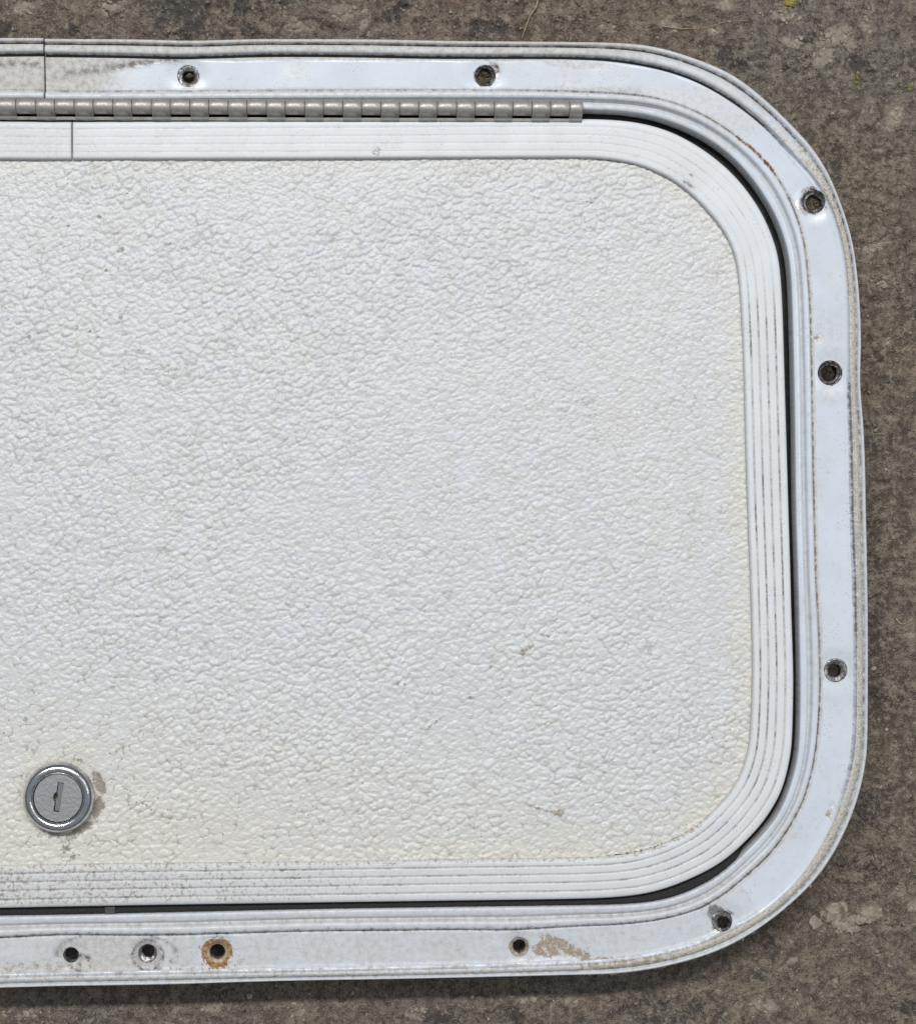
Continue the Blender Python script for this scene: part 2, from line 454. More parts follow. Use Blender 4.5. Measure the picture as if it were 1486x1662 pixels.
def floor_marks(px, py):
    z = np.zeros_like(px)
    pale, dark, red, brown, yel, hgt = z.copy(), z.copy(), z.copy(), z.copy(), z.copy(), z.copy()
    for (x, y, rx, ry, ro) in MORTAR:
        bl = blob(px, py, x, y, rx * 0.9, ry * 0.9, ro, 0.4)
        pale = np.maximum(pale, bl * 0.62)
        hgt += bl * 0.7
    for (x, y, rx, ry, ro, w) in PALE:
        pale = np.maximum(pale, blob(px, py, x, y, rx, ry, ro, 0.5) * min(1, w * 1.35))
    for (x, y, rx, ry, ro, w) in [(6, 48, 12, 13, 0, .95), (118, 48, 10, 11, 0, .6), (300, 20, 55, 46, 0, .62), (390, 45, 70, 20, 0, .5), (385, 8, 60, 16, 0, .5), (655, 4, 12, 8, 0, .9), (640, 22, 22, 12, 0, .55),
                                  (800, 45, 55, 20, 0, .45), (1390, 103, 16, 14, 0, .75), (1188, 100, 40, 18, 30, .5), (1250, 1542, 18, 23, 0, .55), (1235, 1580, 12, 12, 0, .4), (700, 1652, 55, 13, 12, .62),
                                  (838, 1652, 16, 10, 0, .6), (920, 1640, 8, 5, 0, .7), (1478, 1632, 25, 10, 0, .6), (1428, 580, 10, 9, 0, .6), (1440, 615, 18, 9, 10, .6), (1465, 690, 22, 6, 30, .5), (1425, 720, 30, 20, 0, .4),
                                  (1420, 1010, 26, 60, 0, .42), (1440, 1130, 40, 40, 0, .4), (1420, 1300, 40, 40, 0, .38), (30, 1650, 26, 16, 0, .5), (1350, 250, 40, 30, 30, .3), (1410, 900, 26, 60, 0, .35), (5, 10, 14, 14, 0, .5),
                                  (1080, 1640, 110, 30, 0, .35), (1474, 1640, 24, 10, 0, .5), (1300, 1400, 60, 24, -45, .35)]:
        dark = np.maximum(dark, blob(px, py, x, y, rx, ry, ro, 0.6) * min(1, w * 1.3))
    for (x, y, rx, ry, ro, w) in [(220, 45, 50, 30, 0, .55), (470, 40, 40, 26, 0, .5), (745, 8, 22, 16, 0, .9), (960, 1630, 34, 22, 0, .6), (1110, 55, 50, 20, 0, .4), (380, 1650, 60, 16, 0, .4), (1420, 640, 22, 14, 0, .5),
                                  (1300, 1445, 30, 24, 0, .35), (1450, 330, 60, 60, 0, .3)]:
        red = np.maximum(red, blob(px, py, x, y, rx, ry, ro, 0.7) * w)
    for (x, y, rx, ry, ro, w) in [(850, 45, 26, 22, 0, .6), (1440, 820, 46, 120, 0, .55), (1420, 560, 46, 90, 0, .5), (1478, 780, 18, 26, 0, .8), (1260, 1500, 60, 34, -40, .5), (1430, 1150, 46, 120, 0, .55), (1330, 200, 90, 60, 20, .4)]:
        brown = np.maximum(brown, blob(px, py, x, y, rx, ry, ro, 0.7) * w)
    for (x, y, rx, ry) in [(1280, 4, 11, 9), (862, 1620, 5, 4)]:
        yel = np.maximum(yel, blob(px, py, x, y, rx, ry, 0, 0.5) * 0.75)
    return pale, dark, red, brown, yel, hgt

pale, dark, red, brown, yel, hgt = floor_marks(fpx, fpy)
nn = fbm(fx / 26, fy / 26, 11, 4)
ridge = 1 - np.abs(2 * fbm(fx / 17, fy / 13, 21, 4) - 1)
cells = voronoi(fx / 5 + 0.8 * fbm(fx / 6, fy / 6, 5, 2), fy / 5 + 0.8 * fbm(fx / 6 + 9, fy / 6, 6, 2), 31)
rough_top = 0.50 + 0.50 * sstep(-120, 120, fy)
fz = FLOOR - 0.9 + 1.4 * nn * rough_top - 1.1 * sstep(0.86, 1.0, ridge) * rough_top + 0.55 * (1 - cells[0]) * rough_top + 0.9 * (fbm(fx / 3.4, fy / 3.0, 37, 3) - .5) * rough_top + hgt * (0.5 + fbm(fx / 2.2, fy / 2.2, 77, 2))
wxf = fx + 2.4 * (fbm(fx / 4, fy / 4, 301, 3) - .5)
wyf = fy + 2.4 * (fbm(fx / 4 + 17, fy / 4, 302, 3) - .5)
for sc_, am_, sd_ in ((8.5, 1.0, 311), (3.4, 0.75, 321), (1.9, .4, 331)):      # flaking, spalled surface: little plates at different levels
    c1, c2, ci = voronoi(wxf / sc_, wyf / (sc_ * .72), sd_)
    fz += 1.35 * am_ * ((ci - .5) * sstep(0.0, 0.22, c2 - c1) - .25 * (1 - sstep(0, .12, c2 - c1))) * rough_top
far = np.maximum(np.abs(fx), np.abs(fy)) > 400
fz[far] = FLOOR - 0.4
nx, ny = len(gx), len(gy)
ii = (np.arange(ny - 1)[:, None] * nx + np.arange(nx - 1)[None, :]).ravel()
ffaces = np.stack([ii, ii + 1, ii + nx + 1, ii + nx], 1)
floor = mesh_obj('concrete_floor', np.stack([fx, fy, fz], 1), ffaces, M_FLOOR, attrs={
    'mark': np.stack([pale, dark, red], 1), 'mark2': np.stack([brown, yel, hgt], 1)})
floor['kind'] = 'structure'
floor['label'] = 'rough stained grey brown concrete floor under the locker door'
def floor_z(x, y):
    i = int(np.clip(np.searchsorted(gx, x), 0, nx - 1))
    j = int(np.clip(np.searchsorted(gy, y), 0, ny - 1))
    return float(fz[j * nx + i])

# ------------------------------------------------------------------ outlines of the hatch, traced (photo px)
def curve_pts(s):
    return np.array([[float(c) for c in q.split(',')] for q in s.split()])
C_PX = {
 0: (1.2, curve_pts('95,62.5 200,63 260,64 310,65.5 360,64 420,62.8 500,62.8 620,63.5 720,65.5 800,66.3 930,67.5 1000,69 1054,73.6 1108,87.7 1182,117 1233,154 1283,201 1320,242 1345,283 1371,349 1384,397 1391,445 1395.5,500 1397.5,555 1395.5,620 1401,690 1404,760 1405,820 1407,920 1408.3,1000 1408.3,1100 1407.5,1200 1403,1249 1388,1308 1360,1372 1323,1428 1267,1480.6 1210,1521 1154,1548 1080,1569 1005,1580.5 930,1583 750,1587.4 600,1590.5 500,1592 400,1594.5 270,1598.5 95,1601.3')),
 1: (1.0, curve_pts('95,87 200,88.5 280,90.4 340,89.5 420,87 500,86.8 600,88 700,90 800,90.3 930,91 1014,97 1098,115.6 1165,146 1233,195 1283,248.5 1327,299 1350,343 1367,403 1373,450 1375.5,500 1376,560 1377.5,640 1380.5,720 1382,820 1385.5,920 1387.5,1000 1388,1100 1386,1200 1379,1249 1360,1312 1334,1368 1296.6,1424 1248,1471 1192,1506 1117,1537 1042,1554 978,1561 930,1564.5 750,1570.5 500,1576 300,1579 95,1582.5')),
 2: (0.3, curve_pts('95,149 300,148 500,147 700,146.3 850,146.8 930,148.6 1031,154 1091,166 1149,191 1199,225 1250,272 1283,329 1303.5,390 1310.5,450 1314,500 1317,620 1318.8,750 1320.5,820 1323.5,940 1327,1000 1330,1070 1330,1130 1326,1190 1319,1241 1304,1297 1278,1346 1248,1387 1207,1424.5 1154,1465.6 1098,1487 1023,1499.5 930,1504 830,1510.5 750,1509.5 600,1511 500,1512 270,1518.5 95,1517.5')),
 3: (0.6, curve_pts('95,180 500,178 930,177.8 1031,183 1091,198 1149,225 1199,265 1239,316 1266.5,370 1280,420 1284.5,480 1287.5,580 1289.5,700 1291,820 1294,920 1296,1000 1298,1100 1296.5,1200 1289,1252 1271,1305 1248,1342 1214,1378 1173,1417 1128,1444 1080,1461 1023,1468.5 930,1471 750,1473.5 500,1477.5 300,1482 95,1486.5')),
 4: (1.6, curve_pts('95,197.5 500,195 850,193 930,192.7 997,194.5 1048,201.4 1098,218 1149,248.5 1192,285.5 1226,329 1249.7,376 1263,420 1269,490 1272.5,600 1276,720 1279,820 1282,920 1284,1000 1287,1100 1285,1195 1281.7,1230 1268.6,1282 1248,1320 1222,1353 1173,1398 1117,1428 1061,1447.7 1005,1456 930,1459.3 750,1462 500,1465.5 300,1468.5 95,1472')),
 5: (1.4, curve_pts('95,259 300,258.5 500,258 750,256.5 930,256 997,260 1048,272 1098,297 1138.6,332.6 1172,373 1192.5,417 1200,470 1204,540 1207,620 1210,740 1212.3,820 1216,910 1219,1000 1220.5,1100 1216.5,1190 1210.6,1230 1192,1275 1162,1312 1117,1350 1061,1376 1005,1388.5 930,1392.5 750,1395 500,1398.8 300,1401 95,1403')),
}
XM = U(95, 831, 1.0)[0]
def catmull(P, n=24):
    P = np.vstack([2 * P[0] - P[1], P, 2 * P[-1] - P[-2]])
    out = []
    for i in range(1, len(P) - 2):
        p0, p1, p2, p3 = P[i - 1:i + 3]
        t = np.linspace(0, 1, n, endpoint=False)[:, None]
        out.append(0.5 * ((2 * p1) + (-p0 + p2) * t + (2 * p0 - 5 * p1 + 4 * p2 - p3) * t ** 2 + (-p0 + 3 * p1 - 3 * p2 + p3) * t ** 3))
    out.append(P[-2][None, :])
    return np.vstack(out)

def resample_loop(P, step):
    Q = np.vstack([P, P[:1]])
    seg = np.hypot(*np.diff(Q, axis=0).T)
    s = np.concatenate([[0], np.cumsum(seg)])
    n = int(round(s[-1] / step))
    t = np.arange(n) * s[-1] / n
    return np.stack([np.interp(t, s, Q[:, 0]), np.interp(t, s, Q[:, 1])], 1)

LOOP = {}
for k, (z, P) in C_PX.items():
    W = unproj(*catmull(P).T, z)
    half_t, half_b = W[0], W[-1]
    W = W[(W[:, 0] > XM - 0.01)]
    L = W[::-1].copy()
    L[:, 0] = 2 * XM - L[:, 0]
    Q = resample_loop(np.vstack([W, L[1:-1]]), 0.25)
    Q = np.stack([smooth_loop(Q[:, 0], 13), smooth_loop(Q[:, 1], 13)], 1)
    LOOP[k] = resample_loop(Q, 0.25)

# master line = loop 1; the others become offsets along its normals
MASTER = np.stack([smooth_loop(LOOP[1][:, 0], 25), smooth_loop(LOOP[1][:, 1], 25)], 1)
MASTER = resample_loop(MASTER, 0.5)
NM = len(MASTER)
STEP = float(np.mean(np.hypot(*np.diff(MASTER, axis=0).T)))
TAN = np.roll(MASTER, -3, 0) - np.roll(MASTER, 3, 0)
TAN /= np.hypot(*TAN.T)[:, None]
NOR = np.stack([-TAN[:, 1], TAN[:, 0]], 1)
cen = MASTER.mean(0)
if ((MASTER - cen) * NOR).sum() < 0:
    NOR = -NOR
OFFS = {}
for k, Q in LOOP.items():
    d = np.zeros(NM)
    for a in range(0, NM, 300):
        p, t, n = MASTER[a:a + 300], TAN[a:a + 300], NOR[a:a + 300]
        D = Q[None] - p[:, None]
        al = np.abs(D[..., 0] * t[:, None, 0] + D[..., 1] * t[:, None, 1])
        bb = D[..., 0] * n[:, None, 0] + D[..., 1] * n[:, None, 1]
        al = np.where(np.abs(bb) > 60, 1e9, al)
        j = al.argmin(1)
        d[a:a + 300] = bb[np.arange(len(j)), j]
    OFFS[k] = smooth_loop(d, 6)
SL = NM * STEP
def at_s(arr, s):
    s = np.mod(s / STEP, NM)
    i = np.floor(s).astype(int) % NM
    f = s - np.floor(s)
    if arr.ndim == 2:
        f = f[:, None]
    return arr[i] * (1 - f) + arr[(i + 1) % NM] * f
def s_of(px, py, z=0.0):
    p = np.array(U(px, py, z))
    return float(np.hypot(*(MASTER - p).T).argmin() * STEP)

def stations(seam_s, gap, step):
    n = int((SL - 2 * gap) / step)
    return seam_s + np.linspace(gap, SL - gap, n)

def sweep(S, prof, closed=True, noise=None):
    """prof: list of (loop a, loop b, t, z) with z scalar or per-station array -> verts grid (stations, profile)"""
    p, n = at_s(MASTER, S), at_s(NOR, S)
    n = n / np.hypot(*n.T)[:, None]
    O = {k: at_s(v, S) for k, v in OFFS.items()}
    V = np.zeros((len(S), len(prof), 3))
    for j, (a, b, t, z) in enumerate(prof):
        off = O[a] * (1 - t) + O[b] * t
        V[:, j, :2] = p + n * off[:, None]
        V[:, j, 2] = z
    return V

def grid_faces(ns, npf, closed_prof=True, closed_s=False):
    i = np.arange(ns if closed_s else ns - 1)
    j = np.arange(npf if closed_prof else npf - 1)
    I, J = np.meshgrid(i, j, indexing='ij')
    I2, J2 = (I + 1) % ns, (J + 1) % npf
    return np.stack([I * npf + J, I2 * npf + J, I2 * npf + J2, I * npf + J2], -1).reshape(-1, 4)

# ------------------------------------------------------------------ the hatch
hatch = bpy.data.objects.new('locker_door', None)
hatch.empty_display_size = 0.05
coll.objects.link(hatch)
hatch.location = (0, 0, 0)
hatch['label'] = 'white rounded locker door in its frame with hinge and key lock, lying on concrete'
hatch['category'] = 'locker door'

# --- frame
S = stations(s_of(72, 87, 1.0), 0.28, 0.75)
ctr = at_s(MASTER, S)
spx, spy = proj(ctr[:, 0], ctr[:, 1], 1.0)
# how full of old sealant the outer groove is: clean on the top edge, packed on the right and bottom
fill = np.maximum(sstep(130, 340, spy) * sstep(1000, 1300, spx), sstep(1300, 1450, spy))
rightness = sstep(1100, 1300, spx)
prof = [(0, 0, 0, -3.0), (0, 0, 0, -1.0), (0, 0, 0, 0.5), (0, 1, .04, 1.1), (0, 1, .11, 1.45), (0, 1, .19, 1.4), (0, 1, .25, 1.0),
        (0, 1, .30, -0.3 + 0.3 * fill), (0, 1, .36, -0.4 + 0.4 * fill), (0, 1, .42, 0.7), (0, 1, .5, 1.3), (0, 1, .6, 1.7), (0, 1, .72, 1.9), (0, 1, .83, 1.9), (0, 1, .91, 1.7), (0, 1, .96, 1.2)]
j_lip1 = len(prof)
prof += [(0, 1, .975, -1.9 + 2.3 * fill), (1, 2, .06, -1.9 + 2.3 * fill), (1, 2, .075, -0.5 + 0.8 * fill), (1, 2, .10, -0.05 + 0.35 * fill), (1, 2, .13, 0.15 * fill)]
j_f0 = len(prof)
for t in np.linspace(.17, .93, 18):
    prof.append((1, 2, float(t), 0.0))
j_f1 = len(prof)
prof += [(1, 2, .965, 0.0), (1, 2, .985, -0.25), (1, 2, 1.0, -0.3)]
j_c2 = len(prof)
prof += [(2, 3, .04, 0.3), (2, 3, .09, 1.2), (2, 3, .16, 1.55), (2, 3, .26, 1.7), (2, 3, .36, 1.6), (2, 3, .42, 1.2), (2, 3, .47, 0.0), (2, 3, .53, -0.8), (2, 3, .59, -0.5),
         (2, 3, .65, 0.6), (2, 3, .73, 0.9), (2, 3, .84, 1.0), (2, 3, .93, 0.95), (2, 3, .98, 0.7)]
j_c3 = len(prof)
prof += [(3, 3, 0, 0.3), (3, 3, 0, -3.0), (3, 3, 0, -8.0), (3, 3, 0, -14.0), (3, 3, 0, -21.6)]
j_w = len(prof)
prof += [(2, 3, .83, -21.6), (2, 3, .83, -3.0), (2, 3, .5, -2.2), (1, 2, .9, -1.8), (1, 2, .6, -1.6), (1, 2, .3, -1.6), (1, 2, .05, -3.0), (0, 1, .4, -2.6), (0, 1, .06, -3.2)]
V = sweep(S, prof)
NS, NP = V.shape[:2]
# hand-bent, knocked metal: slow ripples over the whole section
ar = S - S[0]
rip = 0.35 * (fbm(ar / 60, ar * 0 + 3.3, 41, 3) - 0.5)
V[:, :j_c3, 2] += rip[:, None]
wob = (fbm(V[..., 0] / 14, V[..., 1] / 14, 51, 2) - 0.5)
V[:, j_f0:j_f1, 2] += 0.28 * wob[:, j_f0:j_f1]
jw = np.arange(NP)
edge_n = fbm(V[..., 0] / 3.5, V[..., 1] / 3.5, 61, 3) - 0.5
V[:, 1:j_lip1, 2] += 0.22 * edge_n[:, 1:j_lip1]
V[:, j_c2:j_c2 + 5, 2] += 0.12 * edge_n[:, j_c2:j_c2 + 5]

HOLES = [  # px, py, outer radius px, inner radius px, inner shift px, style
    (305.5, 123, 17.5, 9.0, (0.5, 0), 'bare'), (787, 122.5, 17.5, 11.5, (-1, 0), 'dark'), (1319, 327, 20, 12, (2, 1), 'dark'), (1346.5, 605, 20.5, 13, (0, 0), 'dark'),
    (1355.5, 1088, 19.5, 10, (0, 0.5), 'bare'), (1171, 1495, 17, 9.5, (3, 3), 'bare'), (842, 1537, 16, 10.5, (1, 0), 'tan'), (352.5, 1546, 19.5, 12, (0, 0), 'rust'),
    (239.5, 1548, 15, 9, (0.5, -3), 'flaked'), (115.5, 1550, 12.5, 9.5, (0.5, 0), 'torn')]
hole_mm = [(U(h[0], h[1], 0.0), h[2] * .25) for h in HOLES]
mir = [((2 * XM - c[0], c[1]), r) for (c, r), h in zip(hole_mm, HOLES) if h[0] > 700]   # the same holes on the far half, out of frame
for (c, r) in hole_mm + mir:
    d = np.hypot(V[..., 0] - c[0], V[..., 1] - c[1])
    dz = -0.45 * np.exp(-(np.maximum(d - r, 0) / 2.6) ** 2) + 0.10 * np.exp(-((d - r - 5.5) / 2.2) ** 2)
    V[:, j_f0 - 4:j_f1, 2] += dz[:, j_f0 - 4:j_f1]
FACE_Z = lambda c: float(V[:, j_f0:j_f1, 2].ravel()[np.hypot(V[:, j_f0:j_f1, 0] - c[0], V[:, j_f0:j_f1, 1] - c[1]).ravel().argmin()])

# the two cut ends do not quite line up
V[-60:, :, 1] += np.linspace(0, .32, 60)[:, None]
V[-60:, :j_c3, 2] += np.linspace(0, .18, 60)[:, None]
verts = V.reshape(-1, 3).copy()
px, py = proj(verts[:, 0], verts[:, 1], verts[:, 2])
J = np.tile(np.arange(NP), NS)
SPX, SPY, FILL = np.repeat(spx, NP), np.repeat(spy, NP), np.repeat(fill, NP)
top_side = (SPY < 200)
bot_side = (SPY > 1480)
is_lip = J < j_lip1
is_face = (J >= j_f0 - 3) & (J < j_f1 + 2)
is_rid = (J >= j_c2) & (J < j_c3)
nz = fbm(verts[:, 0] / 7, verts[:, 1] / 7, 71, 4)
nz2 = fbm(verts[:, 0] / 30, verts[:, 1] / 5, 72, 3)
film = 0.05 + 0.30 * sstep(.48, .72, fbm(verts[:, 0] / 22, verts[:, 1] / 22, 73, 5)) + 0.12 * nz2
seal = np.zeros(len(verts)); bare = seal.copy(); line = seal.copy(); rust = seal.copy(); mud = seal.copy()
# grey film on the face at the far left of the top edge
bnd = 95 + 26 * sstep(300, 60, px) + 8 * (nz - 0.5)
film = np.maximum(film, is_face * top_side * np.maximum((1 - sstep(120, 280, px + 60 * (nz - .5))) * 1.0, (py < bnd + 4) * (1 - sstep(280, 330, px)) * 0.9))
line = np.maximum(line, is_face * top_side * np.exp(-((py - bnd - 1) / 7) ** 2) * (1 - sstep(270, 330, px)) * sstep(80, 130, px) * 0.50 * (0.6 + .8 * nz))
line = np.maximum(line, is_face * top_side * np.exp(-((py - 104) / 4) ** 2) * (1 - sstep(60, 72, px)) * 0.5)
# grey strip on the face under the outer lip
cy1 = 90 + 7 * nz2
film = np.maximum(film, is_face * top_side * (1 - sstep(4, 9, py - cy1)) * (1 - sstep(900, 1010, px)) * 0.9)
film = np.maximum(film, is_face * blob(px, py, 930, 104, 60, 10, 4, .4) * 0.6)
# tan film above the inner ridge
film = np.maximum(film, is_face * top_side * sstep(132, 148, py) * (0.45 + 0.4 * sstep(820, 930, px) * (1 - sstep(1020, 1060, px))))
# dirt line in the corner between face and inner ridge
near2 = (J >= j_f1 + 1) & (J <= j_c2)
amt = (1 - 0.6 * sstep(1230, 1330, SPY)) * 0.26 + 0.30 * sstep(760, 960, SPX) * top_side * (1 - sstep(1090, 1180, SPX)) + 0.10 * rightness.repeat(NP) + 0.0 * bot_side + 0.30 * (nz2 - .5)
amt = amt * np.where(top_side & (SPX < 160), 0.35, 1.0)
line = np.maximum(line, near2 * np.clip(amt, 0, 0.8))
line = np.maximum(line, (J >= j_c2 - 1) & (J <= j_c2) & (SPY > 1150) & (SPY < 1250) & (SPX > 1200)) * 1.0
film = np.maximum(film, ((J >= j_f1 - 1) & (J <= j_c2)) * np.where(SPX > 1150, 0.75, 0.5))
mud = np.maximum(mud, ((J >= j_f1 + 1) & (J <= j_c2)) * np.where(SPX > 1150, 0.62, 0.35))
# chipped pale edge on the inner ridge round the lower corner and along the bottom, thin black line beside it
low = sstep(1230, 1330, SPY)
film = np.maximum(film, ((J >= j_c2) & (J <= j_c2 + 3)) * low * (0.35 + .6 * (nz - .3)))
bare = np.maximum(bare, ((J >= j_c2 + 1) & (J <= j_c2 + 2)) * low * 0.45 * (0.7 + 0.6 * (nz - .5)))
line = np.maximum(line, (J == j_c2 - 1) * low * np.clip(0.72 + 1.2 * (nz2 - .5), 0.2, 1))
line = np.maximum(line, ((J == j_c2) | (J == j_c2 + 1)) * low * np.clip(0.22 + .8 * (nz - .5) + .2 * (SPX < 480), 0, .6))
# ridge film: cream on top and bottom, clean blue on the right
film = np.maximum(film, is_rid * np.where(top_side | bot_side, 0.5, 0.08))
film = np.maximum(film, ((J >= j_c2 + 6) & (J <= j_c2 + 7)) * np.where(bot_side, 0.9, 0.3))  # ridge groove greyed, its shadow painted into the film colour
film = np.maximum(film, ((J >= j_c2 + 5) & (J <= j_c2 + 8)) * 0.55)
# outer lip: cream film along the top, old sealant along the right side and bottom
film = np.maximum(film, is_lip * (top_side * 0.55 * (1 - 0.6 * sstep(1000, 1100, SPX)) + 0.30 + .25 * FILL))
film = np.maximum(film, (J >= j_c3 + 1) * 0.8)  # inner wall greyed, the shade of the gap painted in
lipband = (J >= 9) & (J < j_lip1)
seal = np.maximum(seal, lipband * FILL * np.where(SPX > 960, 0.9, 0.5) * np.where((J >= j_lip1 - 2), np.where(SPY > 1300, .9, .45), 1))
seal = np.maximum(seal, (J < 6) * FILL * 0.15)
film = np.maximum(film, (J < 6) * FILL * 0.4)
seal = np.maximum(seal, lipband * (SPX > 1334) * (SPY > 290) * (SPY < 480) * 0.95)
line = np.maximum(line, ((J >= 7) & (J <= 8)) * np.clip(0.55 + 0.3 * (nz - .5) + 0.2 * (SPY > 280) * (SPY < 480) * (SPX > 1300) + 0.35 * (1 - FILL) * (SPY < 300) - .3 * bot_side, 0, 1))  # small lip groove darkened, shade painted into its bottom
line = np.maximum(line, ((J >= j_lip1) & (J <= j_lip1 + 1)) * (1 - sstep(.08, .75, FILL)))  # groove painted black along the top, standing in for its shade
line = np.maximum(line, ((J >= j_lip1 - 1) & (J <= j_lip1 + 1)) * np.clip(sstep(600, 640, SPY) * (1 - sstep(1250, 1350, SPY)) * 0.40 + bot_side * 0.30, 0, .55) * (0.6 + 0.8 * (nz)))
bare = np.maximum(bare, ((J >= j_lip1 - 3) & (J <= j_lip1)) * sstep(600, 640, SPY) * (1 - sstep(1000, 1100, SPY)) * (SPX > 1300) * 0.75)
# bottom edge: stains, flaked paint, mud
film = np.maximum(film, is_face * bot_side * np.maximum(blob(px, py, 40, 1582, 90, 26, 0, .6), sstep(1548, 1568, py) * sstep(262, 280, px) * (1 - sstep(420, 520, px)) * 0.8) * 0.9)
film = np.maximum(film, is_face * bot_side * (0.30 + 0.5 * nz * (1 - .6 * sstep(900, 1150, px))))
pat = np.maximum(blob(px + 14 * (nz - .5), py + 20 * (nz - .5), 182, 1550, 90, 36, 0, .12), blob(px, py, 130, 1572, 70, 18, 0, .3))
film = np.maximum(film, is_face * pat * 0.85)
mud = np.maximum(mud, is_face * bot_side * np.maximum(blob(px, py, 60, 1572, 110, 14, 0, .6) * .34, sstep(1556, 1572, py) * sstep(265, 285, px) * (1 - sstep(330, 460, px)) * .42))
seal = np.maximum(seal, is_face * pat * (0.25 + .7 * (nz - .5)))
line = np.maximum(line, is_face * np.exp(-((np.hypot((px - 190) / 96, (py - 1548) / 36) - 1) / 0.05) ** 2) * 0.5 * (nz > .45))
bare = np.maximum(bare, is_face * blob(px, py, 112, 1574, 24, 8, 10, .25) * 0.95)
bare = np.maximum(bare, is_face * blob(px, py, 240, 1550, 25, 24, 0, .2) * 0.95)
line = np.maximum(line, is_face * np.exp(-((np.hypot(px - 240, py - 1550) - 25) / 2.2) ** 2) * 0.65 * (0.5 + nz))
line = np.maximum(line, is_face * blob(px, py, 134, 1552, 14, 4, 12, .5) * 0.75)
line = np.maximum(line, is_face * blob(px, py, 130, 1560, 3, 9, 0, .5) * 0.6)
rust = np.maximum(rust, is_face * blob(px + 10 * (nz - .5), py + 10 * (nz - .5), 352.5, 1549, 27, 25, 0, .5) * 0.8)
rust = np.maximum(rust, is_face * blob(px, py, 360, 1562, 30, 10, 0, .6) * 0.35)
rust = np.maximum(rust, is_face * blob(px, py, 142, 1556, 5, 4, 0, .5) * 0.7)
mud = np.maximum(mud, is_face * np.maximum.reduce([blob(px, py, 885, 1541, 24, 13, 10, .35), blob(px, py, 905, 1531, 30, 10, 22, .35), blob(px, py, 935, 1547, 34, 9, 25, .35), blob(px, py, 965, 1558, 30, 6, 5, .4)]) * 0.8)
mud = np.maximum(mud, (lipband | is_face) * sstep(1540, 1556, py) * sstep(880, 1000, px) * (1 - sstep(1050, 1300, px)) * bot_side * sstep(1552, 1562, py + 0.12 * (px - 960)) * 0.5)
mud = np.maximum(mud, is_face * blob(px, py, 1348, 1318, 9, 16, 20, .5) * 0.45)
mud = np.maximum(mud, is_face * blob(px, py, 1326, 548, 9, 8, 0, .4) * 0.5)
line = np.maximum(line, is_face * blob(px, py, 842, 1535, 17, 18, 0, .15) * 0.45)
bare = np.maximum(bare, is_face * np.maximum.reduce([blob(px, py, 1161, 1482, 15, 13, 20, .2), blob(px, py, 1163, 1503, 10, 12, 0, .2), blob(px, py, 800, 115, 12, 12, 0, .2), blob(px, py, 1309, 333, 20, 17, 0, .25), blob(px, py, 1325, 318, 18, 14, 30, .2)]) * 0.9)
line = np.maximum(line, is_face * np.maximum.reduce([blob(px, py, 1178, 1478, 12, 3, 25, .4), blob(px, py, 803, 110, 11, 6, 50, .4), blob(px, py, 1312, 309, 12, 5, -15, .4), blob(px, py, 1341, 328, 5, 11, 0, .4), blob(px, py, 1160, 1478, 13, 10, 20, .3) * .6]) * 0.72)
film = np.maximum(film, is_face * np.maximum(blob(px, py, 838, 1530, 34, 26, 0, .6) * 0.6, blob(px, py, 1347, 640, 24, 20, 0, .7) * 0.45))
# reddish rub mark on the inner ridge of the upper corner
rust = np.maximum(rust, ((J >= j_f1 - 1) & (J <= j_c2 + 1)) * blob(px, py, 1228, 252, 44, 24, 45, .5) * 0.55)
mats_attr = {'dirt_shade_a': np.stack([film, seal, bare], 1), 'dirt_shade_b': np.stack([line, rust, mud], 1)}

faces = grid_faces(NS, NP)
killv = np.zeros(len(verts), bool)
snap = {}
for (c, r) in hole_mm + mir:
    d = np.hypot(verts[:, 0] - c[0], verts[:, 1] - c[1])
    zone = (verts[:, 2] > -6)
    inner = (d < r * 0.97) & zone
    dead = inner[faces].any(1)
    rim_v = np.unique(faces[dead])
    rim_v = rim_v[~inner[rim_v]]
    killv |= inner
    for i in rim_v:
        if verts[i, 2] > -6 and d[i] < r + 1.4:
            verts[i, :2] = np.array(c) + (verts[i, :2] - np.array(c)) * r / d[i]
faces = faces[~killv[faces].any(1)]
keep = np.zeros(len(verts), bool)
keep[faces.ravel()] = True
remap = np.cumsum(keep) - 1
caps = [list(remap[np.arange(NP)][::-1]), list(remap[(NS - 1) * NP + np.arange(NP)])]
fl = [tuple(q) for q in remap[faces]] + [tuple(c) for c in caps]
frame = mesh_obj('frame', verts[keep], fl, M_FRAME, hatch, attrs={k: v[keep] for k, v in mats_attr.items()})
frame.data.polygons[-1].use_smooth = False
frame.data.polygons[-2].use_smooth = False

